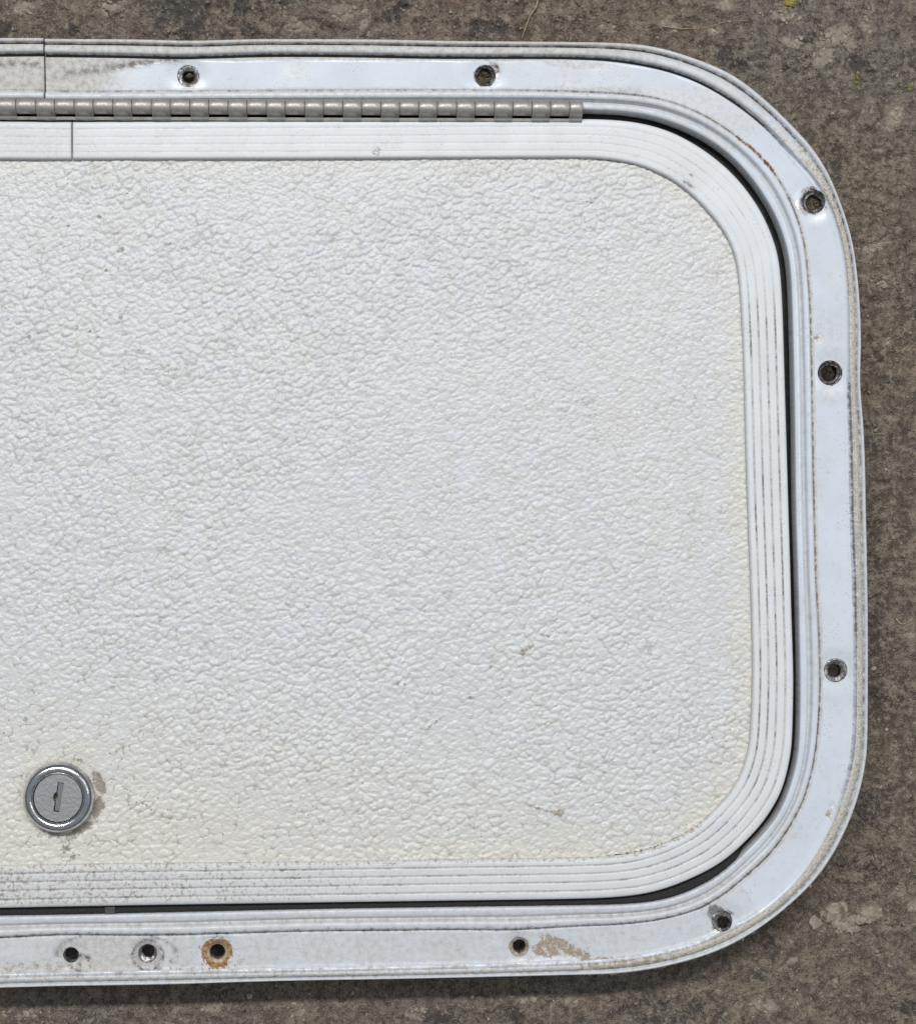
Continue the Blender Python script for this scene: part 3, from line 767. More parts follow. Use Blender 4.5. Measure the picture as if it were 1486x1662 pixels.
# --- the screw holes: drilled, torn countersinks
def screw_hole(idx):
    hx, hy, R, ri, sh, style = HOLES[idx]
    c = U(hx, hy, 0.0)
    z0 = FACE_Z(c)
    R, ri = R * .25, ri * .25
    sx, sy = sh[0] * .25, -sh[1] * .25
    na = 48
    rings = [(1.10, 0, .05, 0.25), (1.0, 0, -.10, .9), (.95, 0, -.45, .9), (.88, 0, -.18, 0.25), (.62, .4, -.5, 0.2), (.30, .75, -.8, 0.3), (.08, .95, -1.1, .4), (0.0, 1, -1.6, .8), (-.03, 1, -2.4, .8), (-.05, 1, -5.0, 1)]
    if style in ('rust', 'flaked', 'torn', 'tan'):
        rings[1], rings[2] = (1.0, 0, .03, .15), (.95, 0, -.06, .25)
    if style == 'dark':
        rings[4], rings[5] = (.6, .4, -.9, .35), (.3, .75, -1.3, .25)
    amp = {'bare': 1.1, 'dark': 1.3, 'rust': .6, 'flaked': .8, 'torn': 1.3, 'tan': .7}[style]
    vs, ed = [], []
    th = np.arange(na) * 2 * math.pi / na
    for k, (f, m_, z, e) in enumerate(rings):
        rad = ri + (R - ri) * f
        nzr = fbm(np.cos(th) * 2.2 + k * .6 + idx * 7, np.sin(th) * 2.2 + idx * 3, 90 + idx, 3) - .5
        rr = rad + nzr * amp * (0.6 if k < 3 else 1.3 if k < 7 else .9)
        zz = z0 + z + (nzr * amp * 1.3 if 2 < k < 8 else nzr * .1)
        vs.append(np.stack([c[0] + sx * m_ + rr * np.cos(th), c[1] + sy * m_ + rr * np.sin(th), zz], 1))
        ed.append(np.clip(np.full(na, e) + nzr * .5, 0, 1))
    vs, ed = np.concatenate(vs), np.concatenate(ed)
    fc = []
    for k in range(len(rings) - 1):
        for i in range(na):
            a, b = k * na + i, k * na + (i + 1) % na
            fc.append((a, b, b + na, a + na))
    mat = {'bare': M_BARE, 'dark': M_DARK, 'rust': M_CREAM, 'flaked': M_BARE, 'torn': M_BARE, 'tan': M_MASTIC}[style]
    o = mesh_obj('screw_hole', vs, fc, mat, frame, attrs={'edge': vec3(ed)})
    lab = {'rust': 'screw hole ringed with orange rust', 'flaked': 'screw hole in a patch of flaked paint', 'torn': 'torn screw hole beside flaked paint', 'tan': 'screw hole beside a smear of dried mud'}.get(style)
    if lab:
        o['label'] = lab
    # old sealant or floor dirt down the hole
    if idx in (1, 2):
        pv = [(c[0] + sx, c[1] + sy, z0 - 3.6)]
        for i in range(20):
            a = i * math.pi / 10
            pv.append((c[0] + sx + ri * 1.1 * math.cos(a), c[1] + sy + ri * 1.1 * math.sin(a), z0 - 3.0 - .5 * random.random()))
        for i in range(20):
            q = pv[1 + i]
            pv.append((q[0] * .5 + pv[0][0] * .5, q[1] * .5 + pv[0][1] * .5, z0 - 2.7 - 1.2 * random.random()))
        pf = [(0, 21 + i, 21 + (i + 1) % 20) for i in range(20)] + [(21 + i, 1 + i, 1 + (i + 1) % 20, 21 + (i + 1) % 20) for i in range(20)]
        mesh_obj('hole_plug', pv, pf, M_PLUG, frame, smooth=False)
    if style == 'rust':
        rv, rf, rn = [], [], 40
        for k, (rr, zz) in enumerate(((R * 1.25, .05), (R * 1.12, .32), (R * .98, .42), (R * .86, .12))):
            for i in range(rn):
                a = i * 2 * math.pi / rn
                w = 1 + .10 * math.sin(3 * a + k) * (k < 2) + random.uniform(-.04, .04)
                rv.append((c[0] + rr * w * math.cos(a), c[1] + rr * w * math.sin(a), z0 + zz + random.uniform(-.06, .06)))
        for k in range(3):
            for i in range(rn):
                rf.append((k * rn + i, k * rn + (i + 1) % rn, (k + 1) * rn + (i + 1) % rn, (k + 1) * rn + i))
        mesh_obj('rust_ring', rv, rf, M_RUST, frame)
for i in range(len(HOLES)):
    screw_hole(i)

# --- black rubber seal deep in the gap, foam strip along the lower gap
Ss = np.linspace(0, SL, 900, endpoint=False)
pr = [(3, 3, 0, -7.6), (4, 3, 0.05, -6.6), (4, 3, 0.05, -11), (3, 3, 0, -11)]
Vs = sweep(Ss, pr)
Vs[:, 0, 2] += 0.4 * (vnoise(Ss / 6, Ss * 0, 3) - .5)
mesh_obj('rubber_seal', Vs.reshape(-1, 3), grid_faces(len(Ss), 4, True, True), M_RUBBER, hatch)
s0, s1 = s_of(1290, 1430), s_of(-700, 1580)
Sf = np.arange(min(s0, s1), max(s0, s1), 1.0)
fp = [(4, 3, .10, -10), (4, 3, .06, -2.6), (4, 3, .2, -1.5), (4, 3, .4, -1.1), (4, 3, .6, -1.0), (4, 3, .8, -1.1), (4, 3, .96, -1.3), (4, 3, .98, -10)]
Vf = sweep(Sf, fp)
tap = sstep(0, 14, Sf - Sf[0])
Vf[:, 1:7, 2] = -10 + (Vf[:, 1:7, 2] + 10) * tap[:, None]
Vf[:, 1:7, 2] += rng.uniform(-.35, .25, (len(Sf), 6))
mesh_obj('foam_strip', Vf.reshape(-1, 3), [tuple(q) for q in grid_faces(len(Sf), 8)] + [tuple(range(8))[::-1], tuple((len(Sf) - 1) * 8 + np.arange(8))], M_FOAM, hatch)

def rounded_box(name, cx, cy, cz, lx, ly, lz, rot, mat, parent, bev=0.4):
    vs, fc = [], []
    prof_ = [(-.5, 1), (-.5, 0), (.5, 0)]
    for zi, ins in ((-lz / 2, 0), (lz / 2 - bev, 0), (lz / 2, bev)):
        for sx_, sy_ in ((-1, -1), (1, -1), (1, 1), (-1, 1)):
            for q in ((1, 0), (0, 1)) if sx_ * sy_ > 0 else ((0, 1), (1, 0)):
                x = sx_ * (lx / 2 - ins - bev * (1 - q[0]) * 1.0)
                y = sy_ * (ly / 2 - ins - bev * (1 - q[1]) * 1.0)
                c_, s_ = math.cos(rot), math.sin(rot)
                vs.append((cx + x * c_ - y * s_, cy + x * s_ + y * c_, cz + zi))
    for k in range(2):
        for i in range(8):
            fc.append((k * 8 + i, k * 8 + (i + 1) % 8, (k + 1) * 8 + (i + 1) % 8, (k + 1) * 8 + i))
    fc += [tuple(range(7, -1, -1)), tuple(range(16, 24))]
    return mesh_obj(name, vs, fc, mat, parent, smooth=False)
cx, cy = U(179, 1478, -0.8)
rounded_box('seal_clip', cx, cy, -1.6, 4.2, 3.4, 3.0, 0.006, M_GREY, hatch)

# --- door: trim ring with four ribs cut in it
S = stations(s_of(118, 87, 1.0), 0.25, 0.9)
tp = [(4, 4, 0, -12), (4, 4, 0, -4), (4, 4, 0, 1.0), (4, 5, .02, 1.45), (4, 5, .05, 1.75), (4, 5, .09, 1.88)]
ctr = at_s(MASTER, S)
q1, q2 = proj(ctr[:, 0], ctr[:, 1], 1.0)
GD = 0.07 + 0.71 * sstep(330, 600, q2) - 0.30 * sstep(1250, 1500, q2)   # ribs are worn and packed with old polish along the top
GRV = (.20, .41, .61, .81)
groove_cols, rib_cols = [], []
prev = .09
for gt in GRV:
    for t in np.linspace(prev + .025, gt - .045, 4):
        rib_cols.append(len(tp)); tp.append((4, 5, float(t), 1.92))
    tp += [(4, 5, gt - .026, 1.92 - .10 * GD), (4, 5, gt - .013, 1.92 - .42 * GD), (4, 5, gt, 1.92 - .5 * GD), (4, 5, gt + .013, 1.92 - .42 * GD), (4, 5, gt + .026, 1.92 - .10 * GD)]
    groove_cols += [len(tp) - 4, len(tp) - 3, len(tp) - 2]
    prev = gt + .03
for t in np.linspace(.86, .93, 3):
    rib_cols.append(len(tp)); tp.append((4, 5, float(t), 1.9))
tp += [(4, 5, .965, 1.75), (4, 5, .985, 1.4), (4, 5, 1.0, 0.7), (5, 5, 0, -0.8), (4, 5, .15, -0.8), (4, 5, .04, -12)]
j_in = len(tp) - 6
V = sweep(S, tp)
V[..., 2] += 0.10 * (fbm(V[..., 0] / 40, V[..., 1] / 40, 15, 2) - .5)
NS, NP = V.shape[:2]
vt = V.reshape(-1, 3)
tpx, tpy = proj(vt[:, 0], vt[:, 1], vt[:, 2])
J = np.tile(np.arange(NP), NS)
ctr = at_s(MASTER, S)
q1, q2 = proj(ctr[:, 0], ctr[:, 1], 1.0)
SPX, SPY = q1.repeat(NP), q2.repeat(NP)
nz = fbm(vt[:, 0] / 6, vt[:, 1] / 6, 171, 4)
isg = np.isin(J, groove_cols)
rgt = sstep(1150, 1300, SPX) * sstep(380, 560, SPY) * (1 - 0.6 * sstep(1200, 1420, SPY))
botm = sstep(1400, 1500, SPY)
line = isg * np.clip(0.04 + rgt * 0.36 + botm * (0.16 + .12 * (1 - sstep(200, 900, SPX))) + .3 * (nz - .5), 0, .6)
gv = vnoise(np.repeat(S, NP) / 9.0, np.floor(J / 9.0) * 7.3, 401) * .6 + vnoise(np.repeat(S, NP) / 2.5, np.floor(J / 9.0) * 3.1, 402) * .4
line = np.clip(line * (0.1 + 1.9 * sstep(.25, .8, gv)), 0, .75)
film = 0.05 + isg * (0.15 + .5 * rgt + .4 * botm) + botm * (0.12 + 0.34 * (1 - sstep(100, 1000, SPX))) + (SPY < 200) * (0.10 + .18 * (1 - sstep(60, 200, SPX))) + .2 * (nz - .5)
speck = (J > 4) * (J < j_in) * np.clip(botm * (1 - sstep(100, 1100, SPX)) * (0.30 + .35 * (nz - .45)), 0, .6)
film = np.maximum(film, (J >= j_in) * 0.5)
mudt = np.maximum(blob(tpx, tpy, 611, 247, 7, 8, 0, .4) * 0.55, (J >= j_in - 1) * botm * .35)
line = np.maximum(line, np.maximum(blob(tpx, tpy, 1116, 299, 11, 3, 30, .4) * .8, blob(tpx, tpy, 1121, 284, 3, 2, 30, .4) * .9))
fl = [tuple(q) for q in grid_faces(NS, NP)] + [tuple(np.arange(NP)[::-1]), tuple((NS - 1) * NP + np.arange(NP))]
trim = mesh_obj('door_trim', vt, fl, M_TRIM, hatch, attrs={
    'dirt_shade_a': np.stack([np.clip(film, 0, 1), film * 0, film * 0], 1), 'dirt_shade_b': np.stack([np.clip(line, 0, 1), speck, mudt], 1)})
trim.data.polygons[-1].use_smooth = False
trim.data.polygons[-2].use_smooth = False

# --- door: pebbled plastic panel
L5 = LOOP[5]
x0, x1, y0, y1 = L5[:, 0].min() - 1, L5[:, 0].max() + 1, L5[:, 1].min() - 1, L5[:, 1].max() + 1
ps = 0.5
gx5 = np.arange(x0, x1 + ps, ps)
gy5 = np.arange(y0, y1 + ps, ps)
X5, Y5 = np.meshgrid(gx5, gy5)
# inside test against the loop, per row, with a margin that hides under the trim
ins = np.zeros(X5.shape, bool)
for r, yy in enumerate(gy5):
    yc = min(max(yy, y0 + 1.3), y1 - 1.3)
    a, b = L5, np.roll(L5, -1, 0)
    cr = ((a[:, 1] <= yc) & (b[:, 1] > yc)) | ((b[:, 1] <= yc) & (a[:, 1] > yc))
    xs = a[cr, 0] + (yc - a[cr, 1]) / (b[cr, 1] - a[cr, 1]) * (b[cr, 0] - a[cr, 0])
    ins[r] = (gx5 > xs.min() - 0.9) & (gx5 < xs.max() + 0.9)
x, y = X5.ravel(), Y5.ravel()
ppx, ppy = proj(x, y, 0.4)
lean = math.radians(24)
wx = x + 1.5 * (fbm(x / 4.5, y / 4.5, 201, 2) - .5)
wy = y + 1.5 * (fbm(x / 4.5 + 31, y / 4.5, 202, 2) - .5)
a_, b_ = wx * math.cos(lean) + wy * math.sin(lean), -wx * math.sin(lean) + wy * math.cos(lean)
strv = 1.0 + 0.35 * sstep(150, 900, ppx)            # the grain is drawn out more to the right
f1, f2, cid = voronoi(a_ / 4.0, b_ / 3.3, 211)
g1, g2, gid = voronoi(a_ / 2.4 + 5, b_ / 2.0, 221)
dome = sstep(0.0, 0.42, f2 - f1)
crev = np.exp(-((f2 - f1) / 0.11) ** 2)
crev2 = np.exp(-((g2 - g1) / 0.13) ** 2)
sel = sstep(0.40, 0.62, fbm(x / 5.5, y / 5.5, 231, 3))
depth = crev * (0.25 + 0.75 * sel)
dome2 = sstep(0.0, 0.45, g2 - g1)
worn = 0.62 + 0.75 * sstep(.3, .7, fbm(x / 45, y / 45, 291, 3))
hz = worn * (0.38 * dome * (0.35 + 0.9 * cid) + 0.24 * dome2 * (0.2 + gid) - 0.10 * depth - 0.05 * crev2 + 0.20 * (fbm(x / 2.0, y / 2.0, 241, 3) - .5))
hz += 0.5 * (fbm(x / 60, y / 60, 251, 2) - .5)
# smooth print and gouge by the lock
lockd = np.hypot(ppx - 108, ppy - 1294)
ring = blob(ppx, ppy, 112, 1295, 64, 62, 0, .1)
gouge = np.maximum.reduce([blob(ppx, ppy, 160, 1272, 9, 22, -25, .3), blob(ppx, ppy, 158, 1312, 8, 18, 15, .4), blob(ppx, ppy, 132, 1346, 22, 7, -25, .5)])
hz = hz * (1 - .85 * ring) - 0.5 * gouge - 0.15 * ring
# edge of the panel is pulled down under the trim
pz = -0.35 + hz
dirt = 0.50 + 0.25 * sstep(950, 1400, ppy) + 0.25 * (1 - sstep(0, 500, ppx)) + 0.35 * (fbm(x / 40, y / 40, 261, 3) - .5)  # base level paints crevice shade round the pebbles, real dirt on top
dirt = np.clip(dirt + 0.5 * blob(ppx, ppy, 130, 1330, 120, 90, 0, .7), 0, 1)
pit = np.clip(crev * (0.40 + 0.6 * sel) + 0.65 * crev2 * gid * (0.3 + .7 * sel), 0, 1)
dl = np.min([np.abs(ppy - np.interp(ppx, [0, 930, 1200], [259, 256, 256])) / 34, np.abs(np.interp(ppy, [0, 450, 1000, 1662], [1199, 1199, 1219, 1222]) - ppx) / 34, np.abs(ppy - np.interp(ppx, [0, 930], [1404, 1393])) / 60], 0)
cor1 = np.hypot(np.maximum(ppx - 960, 0), np.maximum(500 - ppy, 0))
cor2 = np.hypot(np.maximum(ppx - 985, 0), np.maximum(ppy - 1155, 0))
dl = np.minimum(dl, np.where((ppx > 960) & (ppy < 500), np.abs(243 - cor1) / 40, 9))
dl = np.minimum(dl, np.where((ppx > 985) & (ppy > 1155), np.abs(236 - cor2) / 45, 9))
yellow = np.exp(-dl ** 1.5) * (0.45 + .45 * fbm(x / 8, y / 8, 271, 3)) * (0.55 + 0.45 * sstep(400, 1200, ppy))
yellow = np.maximum(yellow, 0.85 * blob(ppx, ppy, 104, 1302, 98, 92, 0, .75))
yellow = np.maximum(yellow, 0.46 * sstep(950, 1380, ppy) * (1 - sstep(100, 1000, ppx)) + .26 * sstep(1100, 1400, ppy))
yellow = np.maximum(yellow, 0.5 * (fbm(x / 22, y / 60, 281, 4) - .48))
scuff = np.zeros_like(x)
for (bx, by, rx, ry, ro, w) in [(650, 1110, 11, 4, 5, .6), (845, 1062, 14, 5, -40, .5), (862, 1050, 16, 2.2, -40, .55), (884, 1032, 14, 2.5, 20, .6), (703, 1176, 20, 3, -38, .6), (905, 1320, 14, 6, 10, .6), (872, 1312, 22, 2.6, 18, .6),
                                (764, 1133, 8, 2.5, -5, .55), (797, 1082, 7, 4, 0, .5), (950, 327, 20, 1.6, 8, .6), (950, 360, 8, 1.6, 45, .6), (230, 567, 22, 1.6, -10, .5), (1090, 1000, 16, 1.8, 22, .4), (688, 992, 7, 3, 30, .5),
                                (195, 405, 10, 5, 0, .55), (195, 515, 4, 3, 20, .8), (126, 532, 3.5, 3, 0, .9), (85, 352, 3, 2.5, 0, .9), (162, 352, 4, 3, 0, .8), (111, 367, 3, 3, 0, .6), (148, 494, 9, 4, 10, .6), (160, 547, 3, 3, 0, .8), (146, 538, 2.5, 2.5, 0, .8), (47, 546, 4, 3, 0, .7), (117, 438, 2.5, 2.5, 0, .8), (172, 438, 2.5, 2.5, 0, .8), (71, 395, 4, 2.5, 0, .6)]:
    scuff = np.maximum(scuff, blob(ppx, ppy, bx, by, rx, ry, ro, .4) * w)
scuff = np.maximum(scuff, gouge * 0.95)
scuff = np.maximum(scuff, np.maximum.reduce([blob(ppx, ppy, 100, 1356, 34, 6, 5, .5) * .75, blob(ppx, ppy, 108, 1370, 8, 15, 10, .5) * .68, blob(ppx, ppy, 116, 1394, 12, 4, -35, .5) * .6, blob(ppx, ppy, 60, 1350, 8, 4, 30, .5) * .3]))
scuff = np.maximum(scuff, np.exp(-((np.hypot(ppx - 106, ppy - 1294) - 64) / 3.0) ** 2) * (ppx > 70) * 0.42)
nx5, ny5 = len(gx5), len(gy5)
ii = (np.arange(ny5 - 1)[:, None] * nx5 + np.arange(nx5 - 1)[None, :])
ok = ins[:-1, :-1] & ins[1:, :-1] & ins[:-1, 1:] & ins[1:, 1:]
ii = ii[ok]
pf = np.stack([ii, ii + 1, ii + nx5 + 1, ii + nx5], 1)
keep = np.zeros(len(x), bool)
keep[pf.ravel()] = True
remap = np.cumsum(keep) - 1
panel = mesh_obj('door_panel', np.stack([x, y, pz], 1)[keep], remap[pf], M_PANEL, hatch, attrs={
    'age': np.stack([np.clip(yellow, 0, 1), dirt, scuff], 1)[keep], 'pit': vec3(pit)[keep]})
panel['label'] = 'pebble grained white plastic door panel, yellowed along its lower edge'
# plain back skin closing the door underneath
bk = LOOP[4][::16]
bkc = bk.mean(0)
bk = bkc + (bk - bkc) * 0.99
nb = len(bk)
bv = np.vstack([np.column_stack([bk, np.full(nb, -11.6)]), np.column_stack([bk, np.full(nb, -10.6)])])
mesh_obj('back_skin', bv, [tuple(range(nb))[::-1], tuple(range(nb, 2 * nb))] + [(i, (i + 1) % nb, nb + (i + 1) % nb, nb + i) for i in range(nb)], M_TRIM, hatch, smooth=False)

# --- piano hinge
HZ, HR = 3.5, 3.2
hxr, hyr = U(944.8, 173.6, HZ)
_, hyl = U(20, 176.0, HZ)
h_y = (hyr + hyl) / 2
half = hxr - XM
hl = -half * 2
# leaf strip that lies on the door trim below the barrel
lv, lf = [], []
lp = [(-3.75, 1.2), (-3.75, 2.55), (-4.0, 2.65), (-4.9, 2.45), (-5.05, 2.0), (-4.8, 1.96)]
for xx in (hxr - 0.3, XM - half + 0.3):
    lv += [(xx, h_y + a, b) for a, b in lp]
lf = [(i, (i + 1) % 6, 6 + (i + 1) % 6, 6 + i) for i in range(6)] + [tuple(range(6))[::-1], tuple(range(6, 12))]
hinge = mesh_obj('hinge', lv, lf, M_HINGE, hatch, smooth=False)
hinge['label'] = 'dull grey metal piano hinge with alternating knuckles'
def knuckle_mesh(length, kind):
    nseg = 22
    pts = []
    if kind == 'frame':
        for i in range(nseg):
            a = 2 * math.pi * i / nseg
            pts.append((.12 + HR * .95 * math.cos(a), HZ + .1 + HR * .95 * math.sin(a)))
    else:
        for i in range(nseg - 4):            # from the frame side, over the top, to the door side
            a = math.radians(-60 + 245 * i / (nseg - 5))
            pts.append((HR * math.cos(a), HZ + HR * math.sin(a)))
        pts += [(-3.55, 3.05), (-4.3, 2.8), (-5.0, 2.6), (-5.15, 2.1), (-2.0, 2.08)]
    vs, fc = [], []
    n = len(pts)
    cy_, cz_ = 0.0, HZ
    bev = 0.07
    for xx, k in ((0, .975), (bev, 1.0), (length * .33, 1.0), (length * .66, 1.0), (length - bev, 1.0), (length, .975)):
        for (a, b) in pts:
            j = 1 + (0 if k < 1 else random.uniform(-.008, .008))
            vs.append((xx, cy_ + (a - cy_) * k * j, cz_ + (b - cz_) * k * j if b > 2.8 else b))
    for q in range(5):
        for i in range(n):
            fc.append((q * n + i, q * n + (i + 1) % n, (q + 1) * n + (i + 1) % n, (q + 1) * n + i))
    fc += [tuple(range(n))[::-1], tuple(range(5 * n, 6 * n))]
    me_o = mesh_obj('knuckle', vs, fc, M_HINGE, hinge)
    for p in list(me_o.data.polygons)[-2:]:
        p.use_smooth = False
    return me_o
PX = .25 * 1.0
pitch = (U(923.3, 174, HZ)[0] - U(525.6 + 31, 174, HZ)[0]) / 6.0
lf_, ld_ = pitch * .508, pitch * .492
gap = 0.20
k_end = knuckle_mesh(hxr - U(923.3, 174, HZ)[0] - gap, 'door')
k_end.location = (U(923.3, 174, HZ)[0] / 1000, h_y / 1000, 0)
kf = knuckle_mesh(lf_ - gap, 'frame')
kd = knuckle_mesh(ld_ - gap, 'door')
xx, first_f, first_d, typ = U(923.3, 174, HZ)[0], True, True, 'f'
while xx > XM - half + 4:
    if typ == 'f':
        xx -= lf_
        o = kf if first_f else kf.copy()
        if not first_f:
            coll.objects.link(o)
        first_f = False
    else:
        xx -= ld_
        o = kd if first_d else kd.copy()
        if not first_d:
            coll.objects.link(o)
        first_d = False
    o.location = (xx / 1000, h_y / 1000 + random.uniform(-4e-5, 4e-5), random.uniform(-3e-5, 3e-5))
    o.parent = hinge
    typ = 'd' if typ == 'f' else 'f'
pv, pf_ = [], []
for q, xx in enumerate((hxr - 0.05, XM - half + 0.4)):
    for i in range(12):
        a = i * math.pi / 6
        pv.append((xx, h_y + 2.6 * math.cos(a), HZ + 2.6 * math.sin(a)))
pf_ = [(i, (i + 1) % 12, 12 + (i + 1) % 12, 12 + i) for i in range(12)] + [tuple(range(12))[::-1], tuple(range(12, 24))]
mesh_obj('hinge_pin', pv, pf_, M_DARK, hinge)

# --- key lock
lz = 0.2
top = 5.6
lx, ly = U(95.2, 1294.5, 3.6)
def lathe(prof_, n=72, wob=0.0):
    vs, fc = [], []
    for k, (r, z) in enumerate(prof_):
        for i in range(n):
            a = 2 * math.pi * i / n
            rr = r * (1 + wob * math.sin(3 * a + k))
            vs.append((lx + rr * math.cos(a), ly + rr * math.sin(a), z))
    for k in range(len(prof_) - 1):
        for i in range(n):
            fc.append((k * n + i, k * n + (i + 1) % n, (k + 1) * n + (i + 1) % n, (k + 1) * n + i))
    return vs, fc
R1, R2 = 14.1, 9.6
pr = [(13.0, lz - .6), (13.5, lz), (13.9, lz + .9), (14.1, lz + 1.9), (14.08, lz + 2.8), (13.8, lz + 3.7), (13.3, lz + 4.5), (12.6, lz + 5.15), (11.8, lz + 5.5), (11.1, lz + 5.5), (10.45, lz + 5.2), (9.95, lz + 4.7), (9.74, lz + 4.1), (9.70, lz + 2.5)]
vs, fc = lathe(pr)
edge = np.zeros((len(vs), 3))
for k, e in enumerate([.9, .8, .35, .05, 0, 0, 0, 0, 0, 0, 0, .1, .9, 1]):
    edge[k * 72:(k + 1) * 72, 0] = e
lock = mesh_obj('lock', vs, fc, M_CHROME, hatch, attrs={'edge': edge})
lock['label'] = 'round worn chrome key lock'
# barrel face with the key slot cut through it
n = 64
ang = math.radians(-9.5)
ca, sa = math.cos(ang), math.sin(ang)
zt = lz + 4.55
slot = [(-1.2, -5.9), (1.2, -5.9), (1.2, 5.9), (-1.2, 5.9), (-1.2, 1.9), (-1.75, 1.5), (-2.15, .5), (-2.1, -.7), (-1.7, -1.7), (-1.2, -2.0)]
sv = [(lx + a * ca - b * sa + .25, ly + a * sa + b * ca + .3) for a, b in slot]
vs = [(lx + 9.35 * math.cos(2 * math.pi * i / n), ly + 9.35 * math.sin(2 * math.pi * i / n), zt) for i in range(n)]
import bmesh
bm = bmesh.new()
ov = [bm.verts.new([c / 1000 for c in v]) for v in vs]
iv = [bm.verts.new((p[0] / 1000, p[1] / 1000, zt / 1000)) for p in sv]
es = [bm.edges.new((ov[i], ov[(i + 1) % n])) for i in range(n)] + [bm.edges.new((iv[i], iv[(i + 1) % len(iv)])) for i in range(len(iv))]
bmesh.ops.triangle_fill(bm, use_beauty=True, use_dissolve=False, edges=es)
lo = [bm.verts.new((v.co.x + (v.co.x - lx / 1000) * .03, v.co.y + (v.co.y - ly / 1000) * .03, v.co.z - .0003)) for v in ov]
lo2 = [bm.verts.new((v.co.x, v.co.y, v.co.z - .003)) for v in lo]
li = [bm.verts.new((v.co.x, v.co.y, v.co.z - .0028)) for v in iv]
for i in range(n):
    bm.faces.new((ov[i], lo[i], lo[(i + 1) % n], ov[(i + 1) % n]))
    bm.faces.new((lo[i], lo2[i], lo2[(i + 1) % n], lo[(i + 1) % n]))
for i in range(len(iv)):
    j = (i + 1) % len(iv)
    bm.faces.new((iv[i], iv[j], li[j], li[i]))
bmesh.ops.recalc_face_normals(bm, faces=bm.faces)
me = bpy.data.meshes.new('lock_barrel')
bm.to_mesh(me)
bm.free()
me.materials.append(M_ZINC)
barrel = bpy.data.objects.new('lock_barrel', me)
coll.objects.link(barrel)
barrel.parent = lock
# sprung shutter a little below the slot mouth, with a nick out of its edge
sh = [(-.75, -5.5), (1.15, -5.5), (1.15, 5.6), (-.95, 5.6), (-.95, 1.3), (-.35, .9), (-.2, .2), (-.7, -.3), (-.3, -1.2), (-.8, -1.8)]
sv2 = [(lx + a * ca - b * sa + .25, ly + a * sa + b * ca + .3) for a, b in sh]
k = len(sh)
mesh_obj('key_shutter', [(a, b, zt - .75 + .12 * (i % 3 == 0)) for i, (a, b) in enumerate(sv2)] + [(a, b, zt - 2.4) for a, b in sv2],
         [tuple(range(k))] + [(i, (i + 1) % k, k + (i + 1) % k, k + i) for i in range(k)], M_SLOT, lock, smooth=False)

# --- crumbs of old mastic clinging under the outer lip at the lower corner
def crumb(c, r, seed, flat=0.7, sub=1):
    bm = bmesh.new()
    bmesh.ops.create_icosphere(bm, subdivisions=sub, radius=1.0)
    rr = random.Random(seed)
    st = (rr.uniform(.7, 1.5), rr.uniform(.6, 1.1), flat * rr.uniform(.7, 1.1))
    a = rr.uniform(0, 6.28)
    vs = []
    for v in bm.verts:
        kx = 1 + rr.uniform(-.42, .32)
        x_, y_, z_ = v.co.x * st[0] * kx * r, v.co.y * st[1] * kx * r, v.co.z * st[2] * kx * r
        vs.append((c[0] + x_ * math.cos(a) - y_ * math.sin(a), c[1] + x_ * math.sin(a) + y_ * math.cos(a), c[2] + z_))
    fs = [tuple(v.index for v in f.verts) for f in bm.faces]
    bm.free()
    return vs, fs
def crumbs(name, lst, mat, parent, smooth=False):
    V_, F_ = [], []
    for (c, r, seed, flat) in lst:
        v, f = crumb(c, r, seed, flat)
        o_ = len(V_)
        V_ += v
        F_ += [tuple(i + o_ for i in q) for q in f]
    return mesh_obj(name, V_, F_, mat, parent, smooth=smooth)
sa_, sb_ = sorted((s_of(1330, 1410), s_of(930, 1575)))
lst = []
for i in range(150):
    s = random.uniform(sa_, sb_)
    p = at_s(MASTER, np.array([s]))[0]
    n_ = at_s(NOR, np.array([s]))[0]
    off = at_s(OFFS[0], np.array([s]))[0]
    w = p + n_ * (off + random.uniform(-0.5, 0.75))
    lst.append(((w[0], w[1], random.uniform(-3.6, -2.2)), random.uniform(.35, 1.1), i, .6))
o = crumbs('mastic_residue', lst, M_MASTIC, frame)
o['kind'] = 'stuff'

# ------------------------------------------------------------------ loose things on the floor
def margin_point():
    while True:
        a, b = random.uniform(-10, 1496), random.uniform(-10, 1672)
        if b < 70 or b > 1590 or a > 1395 or (a > 1000 and (b < 60 + .42 * (a - 1000) * ((a - 1000) / 400) or b > 1600 - .6 * (a - 1000) * ((a - 1000) / 400))):
            return a, b
lst = []
for i in range(3600):
    a, b = margin_point()
    w = U(a, b, FLOOR)
    r = 0.14 + 0.75 * random.random() ** 5
    lst.append(((w[0], w[1], floor_z(*w) + r * .2), r, 1000 + i, .7))
o = crumbs('grit', lst, M_GRIT, None)
o['kind'] = 'stuff'
o['label'] = 'fine sand and grit scattered over the concrete floor'
o['category'] = 'grit'
lst = []
for i in range(420):
    a, b = margin_point()
    w = U(a, b, FLOOR)
    r = 0.16 + 0.42 * random.random() ** 3
    lst.append(((w[0], w[1], floor_z(*w) + r * .2), r, 5000 + i, .6))
o = crumbs('pale_grit', lst, M_PALE, None)
o['kind'] = 'stuff'
o['label'] = 'pale mineral specks strewn over the concrete floor'
o['category'] = 'grit'

# crusty mortar spill, part of the floor
lst = []
for i in range(85):
    q = random.choices(MORTAR, weights=[5, 4, 4, 2, 1])[0]
    a, b = random.gauss(0, .42) * q[2], random.gauss(0, .42) * q[3]
    w = U(q[0] + a, q[1] + b, FLOOR)
    r = random.uniform(.6, 2.1)
    lst.append(((w[0], w[1], floor_z(*w)), r, 8000 + i, .24))
mp = crumbs('mortar_spill', lst, M_AGG, floor)
mp['kind'] = 'stuff'
